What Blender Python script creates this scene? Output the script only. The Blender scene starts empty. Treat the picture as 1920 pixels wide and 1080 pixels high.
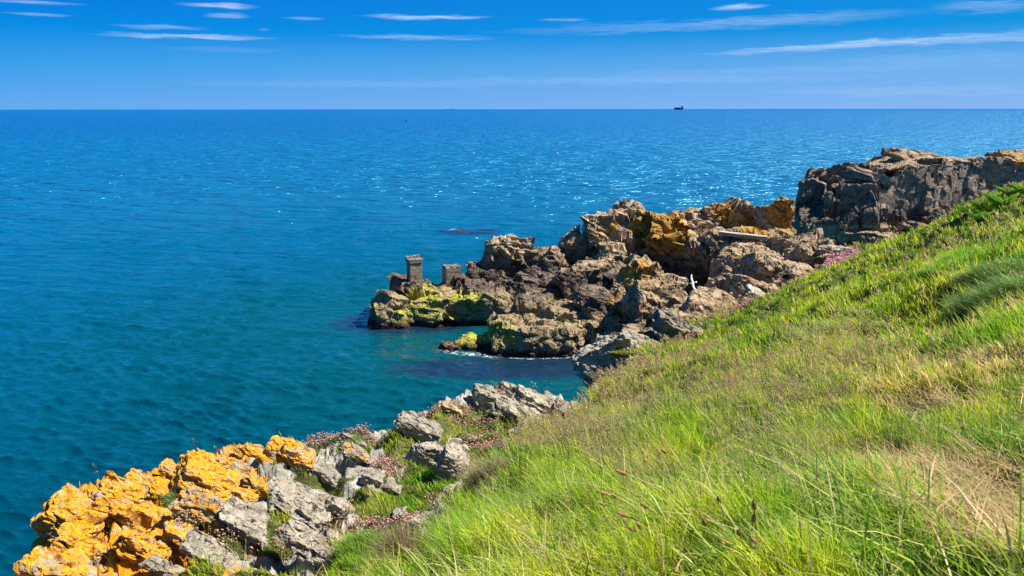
import bpy, bmesh, math, random
import numpy as np
from mathutils import Vector, Matrix, Euler
R = math.radians
random.seed(7)
rng = np.random.default_rng(11)
sc = bpy.context.scene

# ------------------------------------------------------------------ camera
CAMZ = 16.0
F = 1478.0
PITCH = R(12.8)
cam = bpy.data.cameras.new('camera')
cam_o = bpy.data.objects.new('camera', cam)
sc.collection.objects.link(cam_o)
cam.sensor_width = 36
cam.lens = 36 * F / 1920
cam.clip_start = 0.05
cam.clip_end = 200000
cam_o.location = (0, 0, CAMZ)
cam_o.rotation_euler = (math.pi / 2 - PITCH, R(0.05), 0)
sc.camera = cam_o

# ------------------------------------------------------------------ world
SUN_EL, SUN_AZ = R(52), R(89)
w = bpy.data.worlds.new('World')
sc.world = w
w.use_nodes = True
nt = w.node_tree
nt.nodes.clear()
def N(nt, t, **kw):
    n = nt.nodes.new(t)
    for k, v in kw.items():
        setattr(n, k, v)
    return n
def L(nt, a, b):
    nt.links.new(a, b)
def M_(nt, op, a=None, b=None, c=None, clamp=False):
    n = N(nt, 'ShaderNodeMath', operation=op, use_clamp=clamp)
    for i, x in enumerate((a, b, c)):
        if x is None: continue
        if isinstance(x, (int, float)): n.inputs[i].default_value = x
        else: L(nt, x, n.inputs[i])
    return n.outputs[0]
def mixc(nt, fac, a, b, blend='MIX'):
    n = N(nt, 'ShaderNodeMix', data_type='RGBA', blend_type=blend)
    for sck, x in ((n.inputs[0], fac), (n.inputs[6], a), (n.inputs[7], b)):
        if isinstance(x, (int, float)): sck.default_value = x
        elif isinstance(x, (tuple, list)): sck.default_value = (*x[:3], 1)
        else: L(nt, x, sck)
    return n.outputs[2]
def ramp(nt, fac, stops, interp='LINEAR'):
    n = N(nt, 'ShaderNodeValToRGB')
    cr = n.color_ramp
    cr.interpolation = interp
    while len(cr.elements) < len(stops): cr.elements.new(0.5)
    for e, (p, c) in zip(cr.elements, stops):
        e.position = p
        e.color = (*c, 1) if isinstance(c, (tuple, list)) else (c, c, c, 1)
    L(nt, fac, n.inputs[0])
    return n.outputs[0]
def noise(nt, vec, scale, detail=4, rough=0.5, dist=0.0, lac=2.0):
    n = N(nt, 'ShaderNodeTexNoise')
    n.inputs['Scale'].default_value = scale
    n.inputs['Detail'].default_value = detail
    n.inputs['Roughness'].default_value = rough
    n.inputs['Distortion'].default_value = dist
    n.inputs['Lacunarity'].default_value = lac
    if vec is not None: L(nt, vec, n.inputs['Vector'])
    return n.outputs['Fac']

tc = N(nt, 'ShaderNodeTexCoord')
sep = N(nt, 'ShaderNodeSeparateXYZ'); L(nt, tc.outputs['Generated'], sep.inputs[0])
zs = M_(nt, 'ADD', M_(nt, 'MULTIPLY', M_(nt, 'ABSOLUTE', sep.outputs[2]), 3.6), 0.10)
comb = N(nt, 'ShaderNodeCombineXYZ')
L(nt, sep.outputs[0], comb.inputs[0]); L(nt, sep.outputs[1], comb.inputs[1]); L(nt, zs, comb.inputs[2])
nrm = N(nt, 'ShaderNodeVectorMath', operation='NORMALIZE'); L(nt, comb.outputs[0], nrm.inputs[0])
sky = N(nt, 'ShaderNodeTexSky', sky_type='NISHITA')
sky.sun_disc = False
sky.sun_elevation = SUN_EL
sky.sun_rotation = SUN_AZ
sky.altitude = 0
sky.air_density = 1.0
sky.dust_density = 0.35
sky.ozone_density = 2.5
L(nt, nrm.outputs[0], sky.inputs[0])
hs = N(nt, 'ShaderNodeHueSaturation'); hs.inputs['Saturation'].default_value = 1.40
hs.inputs['Value'].default_value = 1.0
L(nt, sky.outputs[0], hs.inputs['Color'])
skyc = mixc(nt, 1.0, hs.outputs[0], (0.36, 0.46, 0.52), 'MULTIPLY')
elr = M_(nt, 'DIVIDE', M_(nt, 'MULTIPLY', M_(nt, 'ARCSINE', M_(nt, 'ABSOLUTE', sep.outputs[2])), 57.29578), 30)
azr = M_(nt, 'MULTIPLY_ADD', M_(nt, 'ARCTAN2', sep.outputs[0], sep.outputs[1]), 0.8, 0.5, clamp=True)
bandl = ramp(nt, elr, [(0.0, (.55, 1.72, 3.70)), (0.09, (.16, 1.50, 3.60)), (0.16, (.01, 1.12, 3.35)), (0.27, (.012, .68, 3.2)), (0.45, (.12, 1.25, 3.5)), (0.8, (.12, 1.0, 2.8))])
bandr = ramp(nt, elr, [(0.0, (1.10, 2.05, 3.85)), (0.10, (.62, 1.85, 3.6)), (0.17, (.03, 1.30, 3.3)), (0.27, (.03, 1.15, 3.2)), (0.45, (.18, 1.4, 3.5)), (0.8, (.15, 1.1, 2.8))])
band = mixc(nt, azr, bandl, bandr)
skyc = mixc(nt, ramp(nt, elr, [(0.75, 1.0), (1.0, 0.0)]), skyc, band)
# thin streaky clouds, defined by azimuth (u) and elevation (v) on the sky
az = M_(nt, 'MULTIPLY', M_(nt, 'ARCTAN2', sep.outputs[0], sep.outputs[1]), 57.29578)
el = M_(nt, 'MULTIPLY', M_(nt, 'ARCSINE', sep.outputs[2]), 57.29578)
def cdir(u, v):
    x = (u - 960) / F; q = (540 - v) / F
    y = math.cos(PITCH) + math.sin(PITCH) * q
    z = -math.sin(PITCH) + math.cos(PITCH) * q
    return math.degrees(math.atan2(x, y)), math.degrees(math.asin(z / math.sqrt(x * x + y * y + z * z)))
cv = N(nt, 'ShaderNodeCombineXYZ')
L(nt, M_(nt, 'MULTIPLY', az, 0.12), cv.inputs[0]); L(nt, M_(nt, 'MULTIPLY', el, 1.3), cv.inputs[1])
cn = noise(nt, cv.outputs[0], 3.0, 5, 0.6, 0.3)
cv2 = N(nt, 'ShaderNodeCombineXYZ')
L(nt, M_(nt, 'MULTIPLY', az, 0.35), cv2.inputs[0]); L(nt, M_(nt, 'MULTIPLY', el, 5.0), cv2.inputs[1])
cn2 = noise(nt, cv2.outputs[0], 2.2, 6, 0.65, 0.5)
acc = None
CL = [(410, 10, 82, 7, .55, 0), (425, 29, 48, 6.5, .33, 0), (300, 50, 100, 6, .26, 0), (355, 68, 180, 6, .50, 0.003),
      (800, 32, 135, 6, .62, 0.0), (780, 70, 165, 6, .30, -0.008), (570, 34, 45, 3, .28, 0), (70, 26, 75, 3.5, .28, 0),
      (1385, 14, 62, 5.5, .62, 0.03), (1055, 37, 55, 4, .28, 0), (1420, 40, 360, 12, .24, 0.028), (1640, 82, 460, 9, .50, 0.040),
      (1850, 12, 130, 16, .22, 0), (60, 3, 110, 4, .3, 0), (1900, 72, 420, 9, .30, 0.012), (495, 55, 14, 3, .15, 0), (700, 158, 420, 9, .10, 0), (1200, 150, 620, 12, .14, 0.004), (1300, 48, 500, 14, .16, 0.02), (1700, 170, 400, 14, .12, 0),
      (1500, 132, 700, 10, .10, 0.01), (1750, 112, 300, 16, .10, 0), (420, 92, 140, 6, .07, 0)]
for (u, v, wu, hv, a, sl) in CL:
    a0, e0 = cdir(u, v)
    a1, _ = cdir(u + wu, v); _, e1 = cdir(u, v - hv)
    wa, he = abs(a1 - a0), abs(e1 - e0)
    dx = M_(nt, 'DIVIDE', M_(nt, 'SUBTRACT', az, a0), wa)
    dy0 = M_(nt, 'SUBTRACT', M_(nt, 'SUBTRACT', el, e0), M_(nt, 'MULTIPLY', M_(nt, 'SUBTRACT', az, a0), sl))
    dy = M_(nt, 'DIVIDE', M_(nt, 'ADD', dy0, M_(nt, 'MULTIPLY', M_(nt, 'SUBTRACT', cn, 0.5), he * 2.6)), he)
    d2 = M_(nt, 'ADD', M_(nt, 'MULTIPLY', M_(nt, 'MULTIPLY', dx, dx), 1.0), M_(nt, 'MULTIPLY', dy, dy))
    g = M_(nt, 'MULTIPLY', M_(nt, 'POWER', M_(nt, 'SUBTRACT', 1.05, d2, clamp=True), 1.7), a * 1.1)
    acc = g if acc is None else M_(nt, 'MAXIMUM', acc, g)
cl = M_(nt, 'MULTIPLY', acc, M_(nt, 'ADD', -0.15, M_(nt, 'MULTIPLY', cn2, 2.1)), clamp=True)
skyc = mixc(nt, cl, skyc, (2.6, 3.4, 4.6))
bg = N(nt, 'ShaderNodeBackground'); bg.inputs['Strength'].default_value = 0.117
L(nt, skyc, bg.inputs['Color'])
wo = N(nt, 'ShaderNodeOutputWorld'); L(nt, bg.outputs[0], wo.inputs[0])

# ------------------------------------------------------------------ sun
sl = bpy.data.lights.new('sun', 'SUN')
sl.energy = 5.0
sl.angle = R(0.5)
sl.color = (1.0, 0.95, 0.86)
so = bpy.data.objects.new('sun', sl)
sc.collection.objects.link(so)
SUND = Vector((math.sin(SUN_AZ) * math.cos(SUN_EL), math.cos(SUN_AZ) * math.cos(SUN_EL), math.sin(SUN_EL)))
so.rotation_euler = SUND.to_track_quat('Z', 'Y').to_euler()
so.location = (20, 0, 60)
sc.view_settings.view_transform = 'Standard'
sc.view_settings.look = 'None'
sc.view_settings.exposure = 1.0
sc.view_settings.gamma = 1
sc.cycles.max_bounces = 6
sc.cycles.diffuse_bounces = 2
sc.cycles.glossy_bounces = 3
sc.cycles.transmission_bounces = 3
sc.cycles.caustics_reflective = False
sc.cycles.caustics_refractive = False

# ------------------------------------------------------------------ maths helpers
CP, SP = math.cos(PITCH), math.sin(PITCH)
def at(u, v, t):
    """picture position (1920 wide) at forward distance t -> world point"""
    x = (u - 960) / F; q = (540 - v) / F
    return np.array([x * t, (CP + SP * q) * t, CAMZ + (-SP + CP * q) * t])
def hash3(ix, iy, iz, s):
    n = (ix.astype(np.int64) * 73856093) ^ (iy.astype(np.int64) * 19349663) ^ (iz.astype(np.int64) * 83492791) ^ (s * 2654435761)
    n &= 0xffffffff
    n = ((n ^ (n >> 15)) * 2246822519) & 0xffffffff
    n = ((n ^ (n >> 13)) * 3266489917) & 0xffffffff
    return ((n ^ (n >> 16)) & 0xffffff) / float(0xffffff)
def vnoise(p, s=0):
    i = np.floor(p).astype(np.int64); f = p - i
    f = f * f * f * (f * (f * 6 - 15) + 10)
    out = 0
    for dx in (0, 1):
        wx = f[:, 0] if dx else 1 - f[:, 0]
        for dy in (0, 1):
            wy = f[:, 1] if dy else 1 - f[:, 1]
            for dz in (0, 1):
                wz = f[:, 2] if dz else 1 - f[:, 2]
                out = out + wx * wy * wz * hash3(i[:, 0] + dx, i[:, 1] + dy, i[:, 2] + dz, s)
    return out * 2 - 1
def fbm(p, oct=4, s=0, gain=0.5):
    a, o, t = 1.0, 0, 0
    for k in range(oct):
        o = o + a * vnoise(p * (2.03 ** k) + 17.3 * k, s + k); t += a; a *= gain
    return o / t
def worley(p, s=0):
    i = np.floor(p).astype(np.int64)
    f1 = np.full(len(p), 9.0); f2 = np.full(len(p), 9.0)
    vec = np.zeros((len(p), 3)); rid = np.zeros((len(p), 3))
    for dx in (-1, 0, 1):
        for dy in (-1, 0, 1):
            for dz in (-1, 0, 1):
                a, b, c = i[:, 0] + dx, i[:, 1] + dy, i[:, 2] + dz
                h = np.stack([hash3(a, b, c, s), hash3(a, b, c, s + 1), hash3(a, b, c, s + 2)], 1)
                d = np.stack([a, b, c], 1) + 0.1 + 0.8 * h - p
                r = np.sqrt((d ** 2).sum(1))
                m = r < f1
                f2 = np.where(m, f1, np.minimum(f2, r))
                vec[m] = d[m]; rid[m] = h[m]
                f1 = np.where(m, r, f1)
    return f1, f2, vec, rid
def sstep(a, b, x):
    t = np.clip((x - a) / (b - a), 0, 1)
    return t * t * (3 - 2 * t)

# ------------------------------------------------------------------ object helpers
def mesh_from(name, V, faces=None, quads=None, tris=None):
    me = bpy.data.meshes.new(name)
    V = np.asarray(V, dtype=np.float32)
    loops, starts, tot = [], [], []
    n = 0
    for arr, k in ((quads, 4), (tris, 3)):
        if arr is None or len(arr) == 0: continue
        arr = np.asarray(arr, dtype=np.int32)
        loops.append(arr.ravel()); starts.append(n + np.arange(len(arr), dtype=np.int32) * k)
        tot.append(np.full(len(arr), k, dtype=np.int32)); n += arr.size
    loops = np.concatenate(loops); starts = np.concatenate(starts); tot = np.concatenate(tot)
    me.vertices.add(len(V)); me.vertices.foreach_set('co', V.ravel())
    me.loops.add(len(loops)); me.loops.foreach_set('vertex_index', loops)
    me.polygons.add(len(starts)); me.polygons.foreach_set('loop_start', starts); me.polygons.foreach_set('loop_total', tot)
    me.update(calc_edges=True)
    return me
def add_attr(me, name, val):
    val = np.asarray(val, dtype=np.float32)
    if val.ndim == 1:
        a = me.attributes.new(name, 'FLOAT', 'POINT'); a.data.foreach_set('value', val)
    else:
        a = me.attributes.new(name, 'FLOAT_COLOR', 'POINT')
        if val.shape[1] == 3: val = np.concatenate([val, np.ones((len(val), 1), np.float32)], 1)
        a.data.foreach_set('color', val.ravel())
def link(name, me, mat=None, parent=None, smooth=False):
    o = bpy.data.objects.new(name, me)
    sc.collection.objects.link(o)
    if mat is not None: me.materials.append(mat)
    me.polygons.foreach_set('use_smooth', np.full(len(me.polygons), smooth))
    if parent is not None: o.parent = parent
    return o
def tag(o, label=None, cat=None, group=None, kind=None):
    if label: o['label'] = label
    if cat: o['category'] = cat
    if group: o['group'] = group
    if kind: o['kind'] = kind
    return o
def empty(name, loc=(0, 0, 0), rz=0):
    o = bpy.data.objects.new(name, None)
    sc.collection.objects.link(o)
    o.location = loc; o.rotation_euler = (0, 0, rz)
    o.empty_display_size = 0.1
    return o
def getv(me):
    V = np.empty(len(me.vertices) * 3, np.float32); me.vertices.foreach_get('co', V)
    return V.reshape(-1, 3).astype(np.float64)
def getn(me):
    V = np.empty(len(me.vertices) * 3, np.float32); me.vertices.foreach_get('normal', V)
    return V.reshape(-1, 3).astype(np.float64)
def new_mat(name):
    m = bpy.data.materials.new(name); m.use_nodes = True
    nt = m.node_tree; nt.nodes.clear()
    out = N(nt, 'ShaderNodeOutputMaterial')
    return m, nt, out
def attr(nt, name, col=False):
    n = N(nt, 'ShaderNodeAttribute', attribute_name=name)
    return n.outputs['Color'] if col else n.outputs['Fac']
def geo_pos(nt):
    return N(nt, 'ShaderNodeNewGeometry').outputs['Position']
def principled(nt, out, col, rough=0.8, spec=0.3, normal=None):
    b = N(nt, 'ShaderNodeBsdfPrincipled')
    if isinstance(col, (tuple, list)): b.inputs['Base Color'].default_value = (*col[:3], 1)
    else: L(nt, col, b.inputs['Base Color'])
    if isinstance(rough, (int, float)): b.inputs['Roughness'].default_value = rough
    else: L(nt, rough, b.inputs['Roughness'])
    b.inputs['Specular IOR Level'].default_value = spec
    if normal is not None: L(nt, normal, b.inputs['Normal'])
    if out is not None: L(nt, b.outputs[0], out.inputs[0])
    return b
def bump(nt, h, strength, dist, normal=None):
    n = N(nt, 'ShaderNodeBump')
    n.inputs['Strength'].default_value = strength
    n.inputs['Distance'].default_value = dist
    L(nt, h, n.inputs['Height'])
    if normal is not None: L(nt, normal, n.inputs['Normal'])
    return n.outputs[0]

# ------------------------------------------------------------------ materials
def rock_near_material():
    """grey schist; 'lich' = orange lichen, 'ochre' = pale ochre crust, 'veg' = turf"""
    m, nt, out = new_mat('schist_rock')
    pos = geo_pos(nt)
    # laminated stretch: coordinates squeezed across the bedding
    mp = N(nt, 'ShaderNodeMapping'); mp.vector_type = 'TEXTURE'
    mp.inputs['Rotation'].default_value = (R(8), R(28), 0)
    mp.inputs['Scale'].default_value = (1, 1, 0.22)
    L(nt, pos, mp.inputs['Vector'])
    lam = noise(nt, mp.outputs[0], 9, 6, 0.65, 0.5)
    n1 = noise(nt, pos, 3.0, 6, 0.62, 0.2)
    n2 = noise(nt, pos, 22, 5, 0.7, 0.4)
    base = ramp(nt, n1, [(0.30, (0.18, 0.155, 0.115)), (0.5, (0.31, 0.27, 0.205)), (0.72, (0.47, 0.42, 0.335))])
    base = mixc(nt, ramp(nt, lam, [(0.33, 0.75), (0.47, 0.0)]), base, (0.115, 0.105, 0.09))
    base = mixc(nt, ramp(nt, n2, [(0.56, 0.0), (0.68, 0.7)]), base, (0.56, 0.51, 0.42))
    base = mixc(nt, ramp(nt, n2, [(0.28, 0.8), (0.40, 0.0)]), base, (0.09, 0.082, 0.07))
    och = ramp(nt, M_(nt, 'ADD', attr(nt, 'ochre'), M_(nt, 'MULTIPLY', M_(nt, 'SUBTRACT', noise(nt, pos, 11, 6, 0.7, .5), .5), 2.0)), [(0.55, 0.0), (0.75, 0.65)])
    base = mixc(nt, och, base, (0.52, 0.33, 0.13))
    base = mixc(nt, 1.0, base, attr(nt, 'tone', True), 'MULTIPLY')
    ln = noise(nt, pos, 5.0, 8, 0.76, 0.7)
    lf = M_(nt, 'ADD', attr(nt, 'lich'), M_(nt, 'MULTIPLY', M_(nt, 'ADD', M_(nt, 'SUBTRACT', ln, 0.5), M_(nt, 'MULTIPLY', M_(nt, 'SUBTRACT', n2, .5), .45)), 3.2))
    lichm = ramp(nt, lf, [(0.47, 0.0), (0.60, 1.0)])
    lcol = ramp(nt, noise(nt, pos, 16, 5, 0.7, .4), [(0.3, (0.36, 0.13, 0.008)), (0.5, (0.62, 0.27, 0.008)), (0.72, (0.70, 0.41, 0.03))])
    lichm = M_(nt, 'MULTIPLY', lichm, ramp(nt, lam, [(0.36, 0.25), (0.46, 1.0)]))
    base = mixc(nt, lichm, base, lcol)
    h = M_(nt, 'ADD', M_(nt, 'MULTIPLY', lam, 1.0), M_(nt, 'MULTIPLY', n2, 0.45))
    nm = bump(nt, h, 1.0, 0.036)
    principled(nt, out, base, 0.85, 0.25, nm)
    return m
def rock_far_material(name='sea_rock', dark=1.0):
    """tidal zones by height: weed/barnacle olive brown, black lichen band, tan rock above"""
    m, nt, out = new_mat(name)
    pos = geo_pos(nt)
    n0 = noise(nt, pos, 0.35, 5, 0.6, 0.3)
    n1 = noise(nt, pos, 1.3, 6, 0.65, 0.4)
    n2 = noise(nt, pos, 5.0, 6, 0.7, 0.4)
    top = ramp(nt, n1, [(0.30, (0.16, 0.11, 0.062)), (0.48, (0.30, 0.21, 0.122)), (0.70, (0.50, 0.38, 0.25))])
    top = mixc(nt, attr(nt, 'grey'), top, ramp(nt, n1, [(0.3, (0.13, 0.095, 0.065)), (0.55, (0.24, 0.18, 0.13)), (0.75, (0.37, 0.285, 0.21))]))
    low = ramp(nt, n2, [(0.3, (0.15, 0.108, 0.055)), (0.55, (0.30, 0.22, 0.12)), (0.75, (0.44, 0.345, 0.21))])
    blk = ramp(nt, n2, [(0.33, (0.034, 0.025, 0.020)), (0.52, (0.115, 0.084, 0.060)), (0.72, (0.32, 0.245, 0.175))])
    z = N(nt, 'ShaderNodeSeparateXYZ'); L(nt, pos, z.inputs[0]); z = z.outputs[2]
    zb = M_(nt, 'ADD', M_(nt, 'ADD', z, M_(nt, 'MULTIPLY', attr(nt, 'zoff'), 1.0)), M_(nt, 'MULTIPLY', M_(nt, 'SUBTRACT', n0, 0.5), 2.2))
    zt = M_(nt, 'ADD', M_(nt, 'ADD', z, M_(nt, 'MULTIPLY', attr(nt, 'zoff'), 1.0)), M_(nt, 'MULTIPLY', M_(nt, 'SUBTRACT', n2, 0.5), 0.7))
    c = mixc(nt, ramp(nt, M_(nt, 'MULTIPLY', zb, 0.1), [(0.37, 0.0), (0.48, 1.0)]), blk, top)
    c = mixc(nt, ramp(nt, M_(nt, 'MULTIPLY', zt, 0.1), [(0.235, 0.0), (0.265, 1.0)]), low, c)
    # cracks
    vor = N(nt, 'ShaderNodeTexVoronoi', feature='DISTANCE_TO_EDGE'); vor.inputs['Scale'].default_value = 0.9
    wv = N(nt, 'ShaderNodeVectorMath', operation='ADD'); L(nt, pos, wv.inputs[0])
    nn = N(nt, 'ShaderNodeTexNoise'); nn.inputs['Scale'].default_value = 1.2; L(nt, pos, nn.inputs['Vector'])
    L(nt, nn.outputs['Color'], wv.inputs[1]); L(nt, wv.outputs[0], vor.inputs['Vector'])
    crack = ramp(nt, vor.outputs['Distance'], [(0.0, 1.0), (0.05, 0.0)])
    ochn = noise(nt, pos, 1.1, 6, 0.7, 0.5)
    of = ramp(nt, M_(nt, 'ADD', attr(nt, 'ochre'), M_(nt, 'MULTIPLY', M_(nt, 'SUBTRACT', ochn, .5), 1.7)), [(0.50, 0.0), (0.68, 0.9)])
    c = mixc(nt, of, c, ramp(nt, n2, [(0.35, (0.26, 0.12, 0.015)), (0.6, (0.50, 0.27, 0.035))]))
    wf = ramp(nt, M_(nt, 'ADD', attr(nt, 'weed'), M_(nt, 'MULTIPLY', M_(nt, 'SUBTRACT', noise(nt, pos, 2.2, 6, .75, .5), .5), 2.4)), [(0.52, 0.0), (0.66, 1.0)])
    c = mixc(nt, wf, c, ramp(nt, n2, [(0.33, (0.14, 0.13, 0.02)), (0.52, (0.33, 0.33, 0.025)), (0.7, (0.52, 0.56, 0.04))]))
    gf = ramp(nt, M_(nt, 'ADD', attr(nt, 'guano'), M_(nt, 'MULTIPLY', M_(nt, 'SUBTRACT', n2, .5), 1.6)), [(0.5, 0.0), (0.7, 0.85)])
    c = mixc(nt, gf, c, (0.74, 0.68, 0.60))
    kf = ramp(nt, M_(nt, 'ADD', M_(nt, 'MULTIPLY', z, -0.8), M_(nt, 'ADD', M_(nt, 'MULTIPLY', M_(nt, 'SUBTRACT', n2, .5), 1.4), 0.9)), [(0.5, 0.0), (0.62, 1.0)])
    c = mixc(nt, kf, c, ramp(nt, noise(nt, pos, 6, 5, .7), [(0.4, (0.025, 0.012, 0.008)), (0.6, (0.09, 0.032, 0.022)), (0.75, (0.24, 0.13, 0.10))]))
    c = mixc(nt, M_(nt, 'MULTIPLY', crack, 0.75), c, (0.03, 0.026, 0.024))
    h = M_(nt, 'ADD', M_(nt, 'MULTIPLY', n2, 0.5), M_(nt, 'ADD', M_(nt, 'MULTIPLY', n1, 0.6), M_(nt, 'MULTIPLY', crack, -0.4)))
    nm = bump(nt, h, 0.8, 0.14)
    principled(nt, out, c, 0.85, 0.25, nm)
    return m
def veg_material(name, trans=0.35, rough=0.5, spec=0.35):
    m, nt, out = new_mat(name)
    c = attr(nt, 'col', True)
    b = principled(nt, None, c, rough, spec)
    t = N(nt, 'ShaderNodeBsdfTranslucent'); L(nt, c, t.inputs['Color'])
    mx = N(nt, 'ShaderNodeMixShader'); mx.inputs[0].default_value = trans
    L(nt, b.outputs[0], mx.inputs[1]); L(nt, t.outputs[0], mx.inputs[2]); L(nt, mx.outputs[0], out.inputs[0])
    return m
M_NEAR = rock_near_material()
M_FAR = rock_far_material()
M_VEG = veg_material('leaf_blades', 0.5, 0.5, 0.22)
M_DRY = veg_material('dry_stems', 0.45, 0.7, 0.2)
M_PETAL = veg_material('petals', 0.25, 0.7, 0.2)
M_ = M_

# ------------------------------------------------------------------ terrain height function
CTRL = [ # (u, v, distance)
    (1920, 1080, 2.3), (1300, 1080, 2.8), (1000, 1080, 3.9), (845, 1080, 5.2), (915, 985, 6.4), (945, 925, 8.2), (975, 885, 9.4), (1065, 815, 12.4),
    (1100, 778, 15.2), (1920, 900, 3.8), (1600, 900, 4.5), (1300, 900, 6.2), (1100, 900, 7.2), (1920, 700, 8), (1600, 700, 11), (1300, 700, 16.5), (1300, 800, 10),
    (1920, 500, 15), (1600, 550, 22), (1450, 620, 25), (1750, 500, 22), (1800, 600, 14), (1180, 720, 19), (1230, 665, 26),
    # ledge
    (40, 1098, 8.0), (110, 950, 9.8), (220, 914, 10.5), (380, 872, 11.5), (520, 842, 12.3), (700, 825, 12.5), (760, 790, 13.5), (830, 755, 15),
    (940, 728, 16.5), (1040, 745, 16.5), (400, 1060, 8.3), (600, 1000, 9.1), (700, 1080, 7.9), (250, 1000, 8.8), (700, 900, 10.8), (600, 880, 11.3), (850, 830, 13),
    (850, 910, 10.9), (810, 980, 9.3), (760, 1070, 7.6),
    (950, 790, 14.5),
    # far rim
    (1150, 722, 20), (1200, 660, 26), (1290, 612, 32), (1360, 590, 36), (1450, 560, 41), (1540, 510, 46), (1590, 468, 50), (1660, 462, 47),
    (1740, 440, 42), (1800, 415, 36), (1860, 382, 32), (1920, 362, 28), (2100, 330, 26)]
P = np.array([at(*c) for c in CTRL])
P = np.concatenate([P, np.array([[0, 0, 14.4], [4, -4, 15.6], [-3, -3, 13.3], [9, 0, 16.2], [10, 8, 15.4], [20, 10, 17], [-5, 0, 11.8], [-7, 4, 11.2], [-2.2, 2.5, 12.9], [2.6, 1.5, 14.95], [24, 22, 15], [15, -15, 18], [-8, -10, 12]])])
def tps_fit(P, lam=0.02):
    n = len(P)
    d = np.linalg.norm(P[:, None, :2] - P[None, :, :2], axis=2)
    K = np.where(d > 0, d * d * np.log(d + 1e-9), 0)
    A = np.zeros((n + 3, n + 3)); A[:n, :n] = K + lam * np.eye(n)
    Q = np.concatenate([np.ones((n, 1)), P[:, :2]], 1)
    A[:n, n:] = Q; A[n:, :n] = Q.T
    return np.linalg.solve(A, np.concatenate([P[:, 2], np.zeros(3)]))
TW = tps_fit(P)
def tps(x, y):
    out = np.empty(len(x))
    for s in range(0, len(x), 60000):
        X = np.stack([x[s:s + 60000], y[s:s + 60000]], 1)
        d = np.sqrt(((X[:, None, :] - P[None, :, :2]) ** 2).sum(2)) + 1e-9
        out[s:s + 60000] = (d * d * np.log(d)) @ TW[:-3] + TW[-3] + X @ TW[-2:]
    return out
RIM = [at(*c)[:2] for c in [(40, 1080, 8.0), (75, 1000, 9.1), (112, 930, 9.9), (220, 888, 10.7), (380, 848, 11.8), (520, 828, 12.6), (620, 825, 12.8), (700, 823, 12.8),
        (760, 788, 13.8), (830, 752, 15.4), (940, 726, 17.0), (1040, 745, 17.0), (1092, 768, 16.2), (1105, 775, 15.6), (1122, 752, 17.2), (1140, 735, 19.5), (1168, 700, 22.5), (1200, 660, 26.5),
        (1290, 610, 32.5), (1360, 588, 37), (1450, 556, 42), (1540, 506, 47), (1585, 463, 51.5), (1660, 460, 48.5), (1740, 438, 43), (1800, 412, 37.5),
        (1860, 378, 33), (1920, 360, 29.5), (2100, 330, 28)]]
RIM = [(-7.5, -30), (-7.5, 0), (-6.5, 4.5)] + [tuple(p) for p in RIM] + [(40, 30), (60, -30)]
RIM = np.array(RIM)
def rim_dist(x, y):
    """signed distance to the rim (positive = outside, over the sea) and nearest rim point"""
    best = np.full(len(x), 1e9); nx = np.zeros(len(x)); ny = np.zeros(len(x)); inside = np.zeros(len(x), bool)
    for i in range(len(RIM)):
        a, b = RIM[i], RIM[(i + 1) % len(RIM)]
        e = b - a
        t = np.clip(((x - a[0]) * e[0] + (y - a[1]) * e[1]) / (e @ e), 0, 1)
        px, py = a[0] + t * e[0], a[1] + t * e[1]
        d = np.hypot(x - px, y - py)
        m = d < best
        best[m] = d[m]; nx[m] = px[m]; ny[m] = py[m]
        c = ((a[1] > y) != (b[1] > y)) & (x < (b[0] - a[0]) * (y - a[1]) / (b[1] - a[1] + 1e-12) + a[0])
        inside ^= c
    return np.where(inside, -best, best), nx, ny
def p3(x, y, z=None):
    return np.stack([x, y, np.zeros_like(x) if z is None else z], 1)
def ledge_mask(x, y):
    """1 on the rocky ledge below the bank"""
    m = np.zeros(len(x))
    pts = [at(*c)[:2] for c in [(-100, 1250, 6.0), (800, 1120, 7.2), (862, 985, 9.0), (885, 925, 10.6), (948, 872, 12.0), (1000, 822, 13.4), (1075, 790, 15.0), (1110, 770, 17.5), (900, 690, 20), (100, 830, 16), (-300, 1100, 9)]]
    ins = np.zeros(len(x), bool)
    for i in range(len(pts)):
        a, b = pts[i], pts[(i + 1) % len(pts)]
        ins ^= ((a[1] > y) != (b[1] > y)) & (x < (b[0] - a[0]) * (y - a[1]) / (b[1] - a[1] + 1e-12) + a[0])
    return ins.astype(float)
def height(x, y, detail=True):
    d, nx, ny = rim_dist(x, y)
    wob = fbm(p3(x, y) * 0.7, 3, 5) * 0.35 * np.clip(np.hypot(x, y) / 20, 0.25, 1)
    d = d + wob
    xi = np.where(d > 0, nx, x); yi = np.where(d > 0, ny, y)
    z = tps(xi, yi)
    r = np.hypot(x, y)
    out = np.clip(d, 0, None)
    crest = sstep(17, 22, x) * sstep(60, 50, y)
    z = z - out * (2.6 - 1.5 * crest) - np.minimum(out * out * 1.5, 1.5) * 0.4
    if detail:
        amp = 0.10 + 0.16 * sstep(4, 20, r)
        z = z + fbm(p3(x, y) * 0.9, 3, 21) * amp * sstep(0.6, 2.5, r)
        hum = 1 - np.abs(fbm(p3(x, y) * 1.9, 2, 31))
        z = z + (hum - 0.7) * 0.42 * sstep(1.5, 5, r)
    return np.maximum(z, -3.0)
def ground_hit(u, v, tmin=1.5, tmax=70):
    ts = np.geomspace(tmin, tmax, 900)
    pts = np.array([at(u, v, t) for t in ts])
    h = height(pts[:, 0], pts[:, 1])
    k = np.argmax(pts[:, 2] < h)
    if pts[k, 2] >= h[k]: return None
    return pts[k], ts[k]

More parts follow.
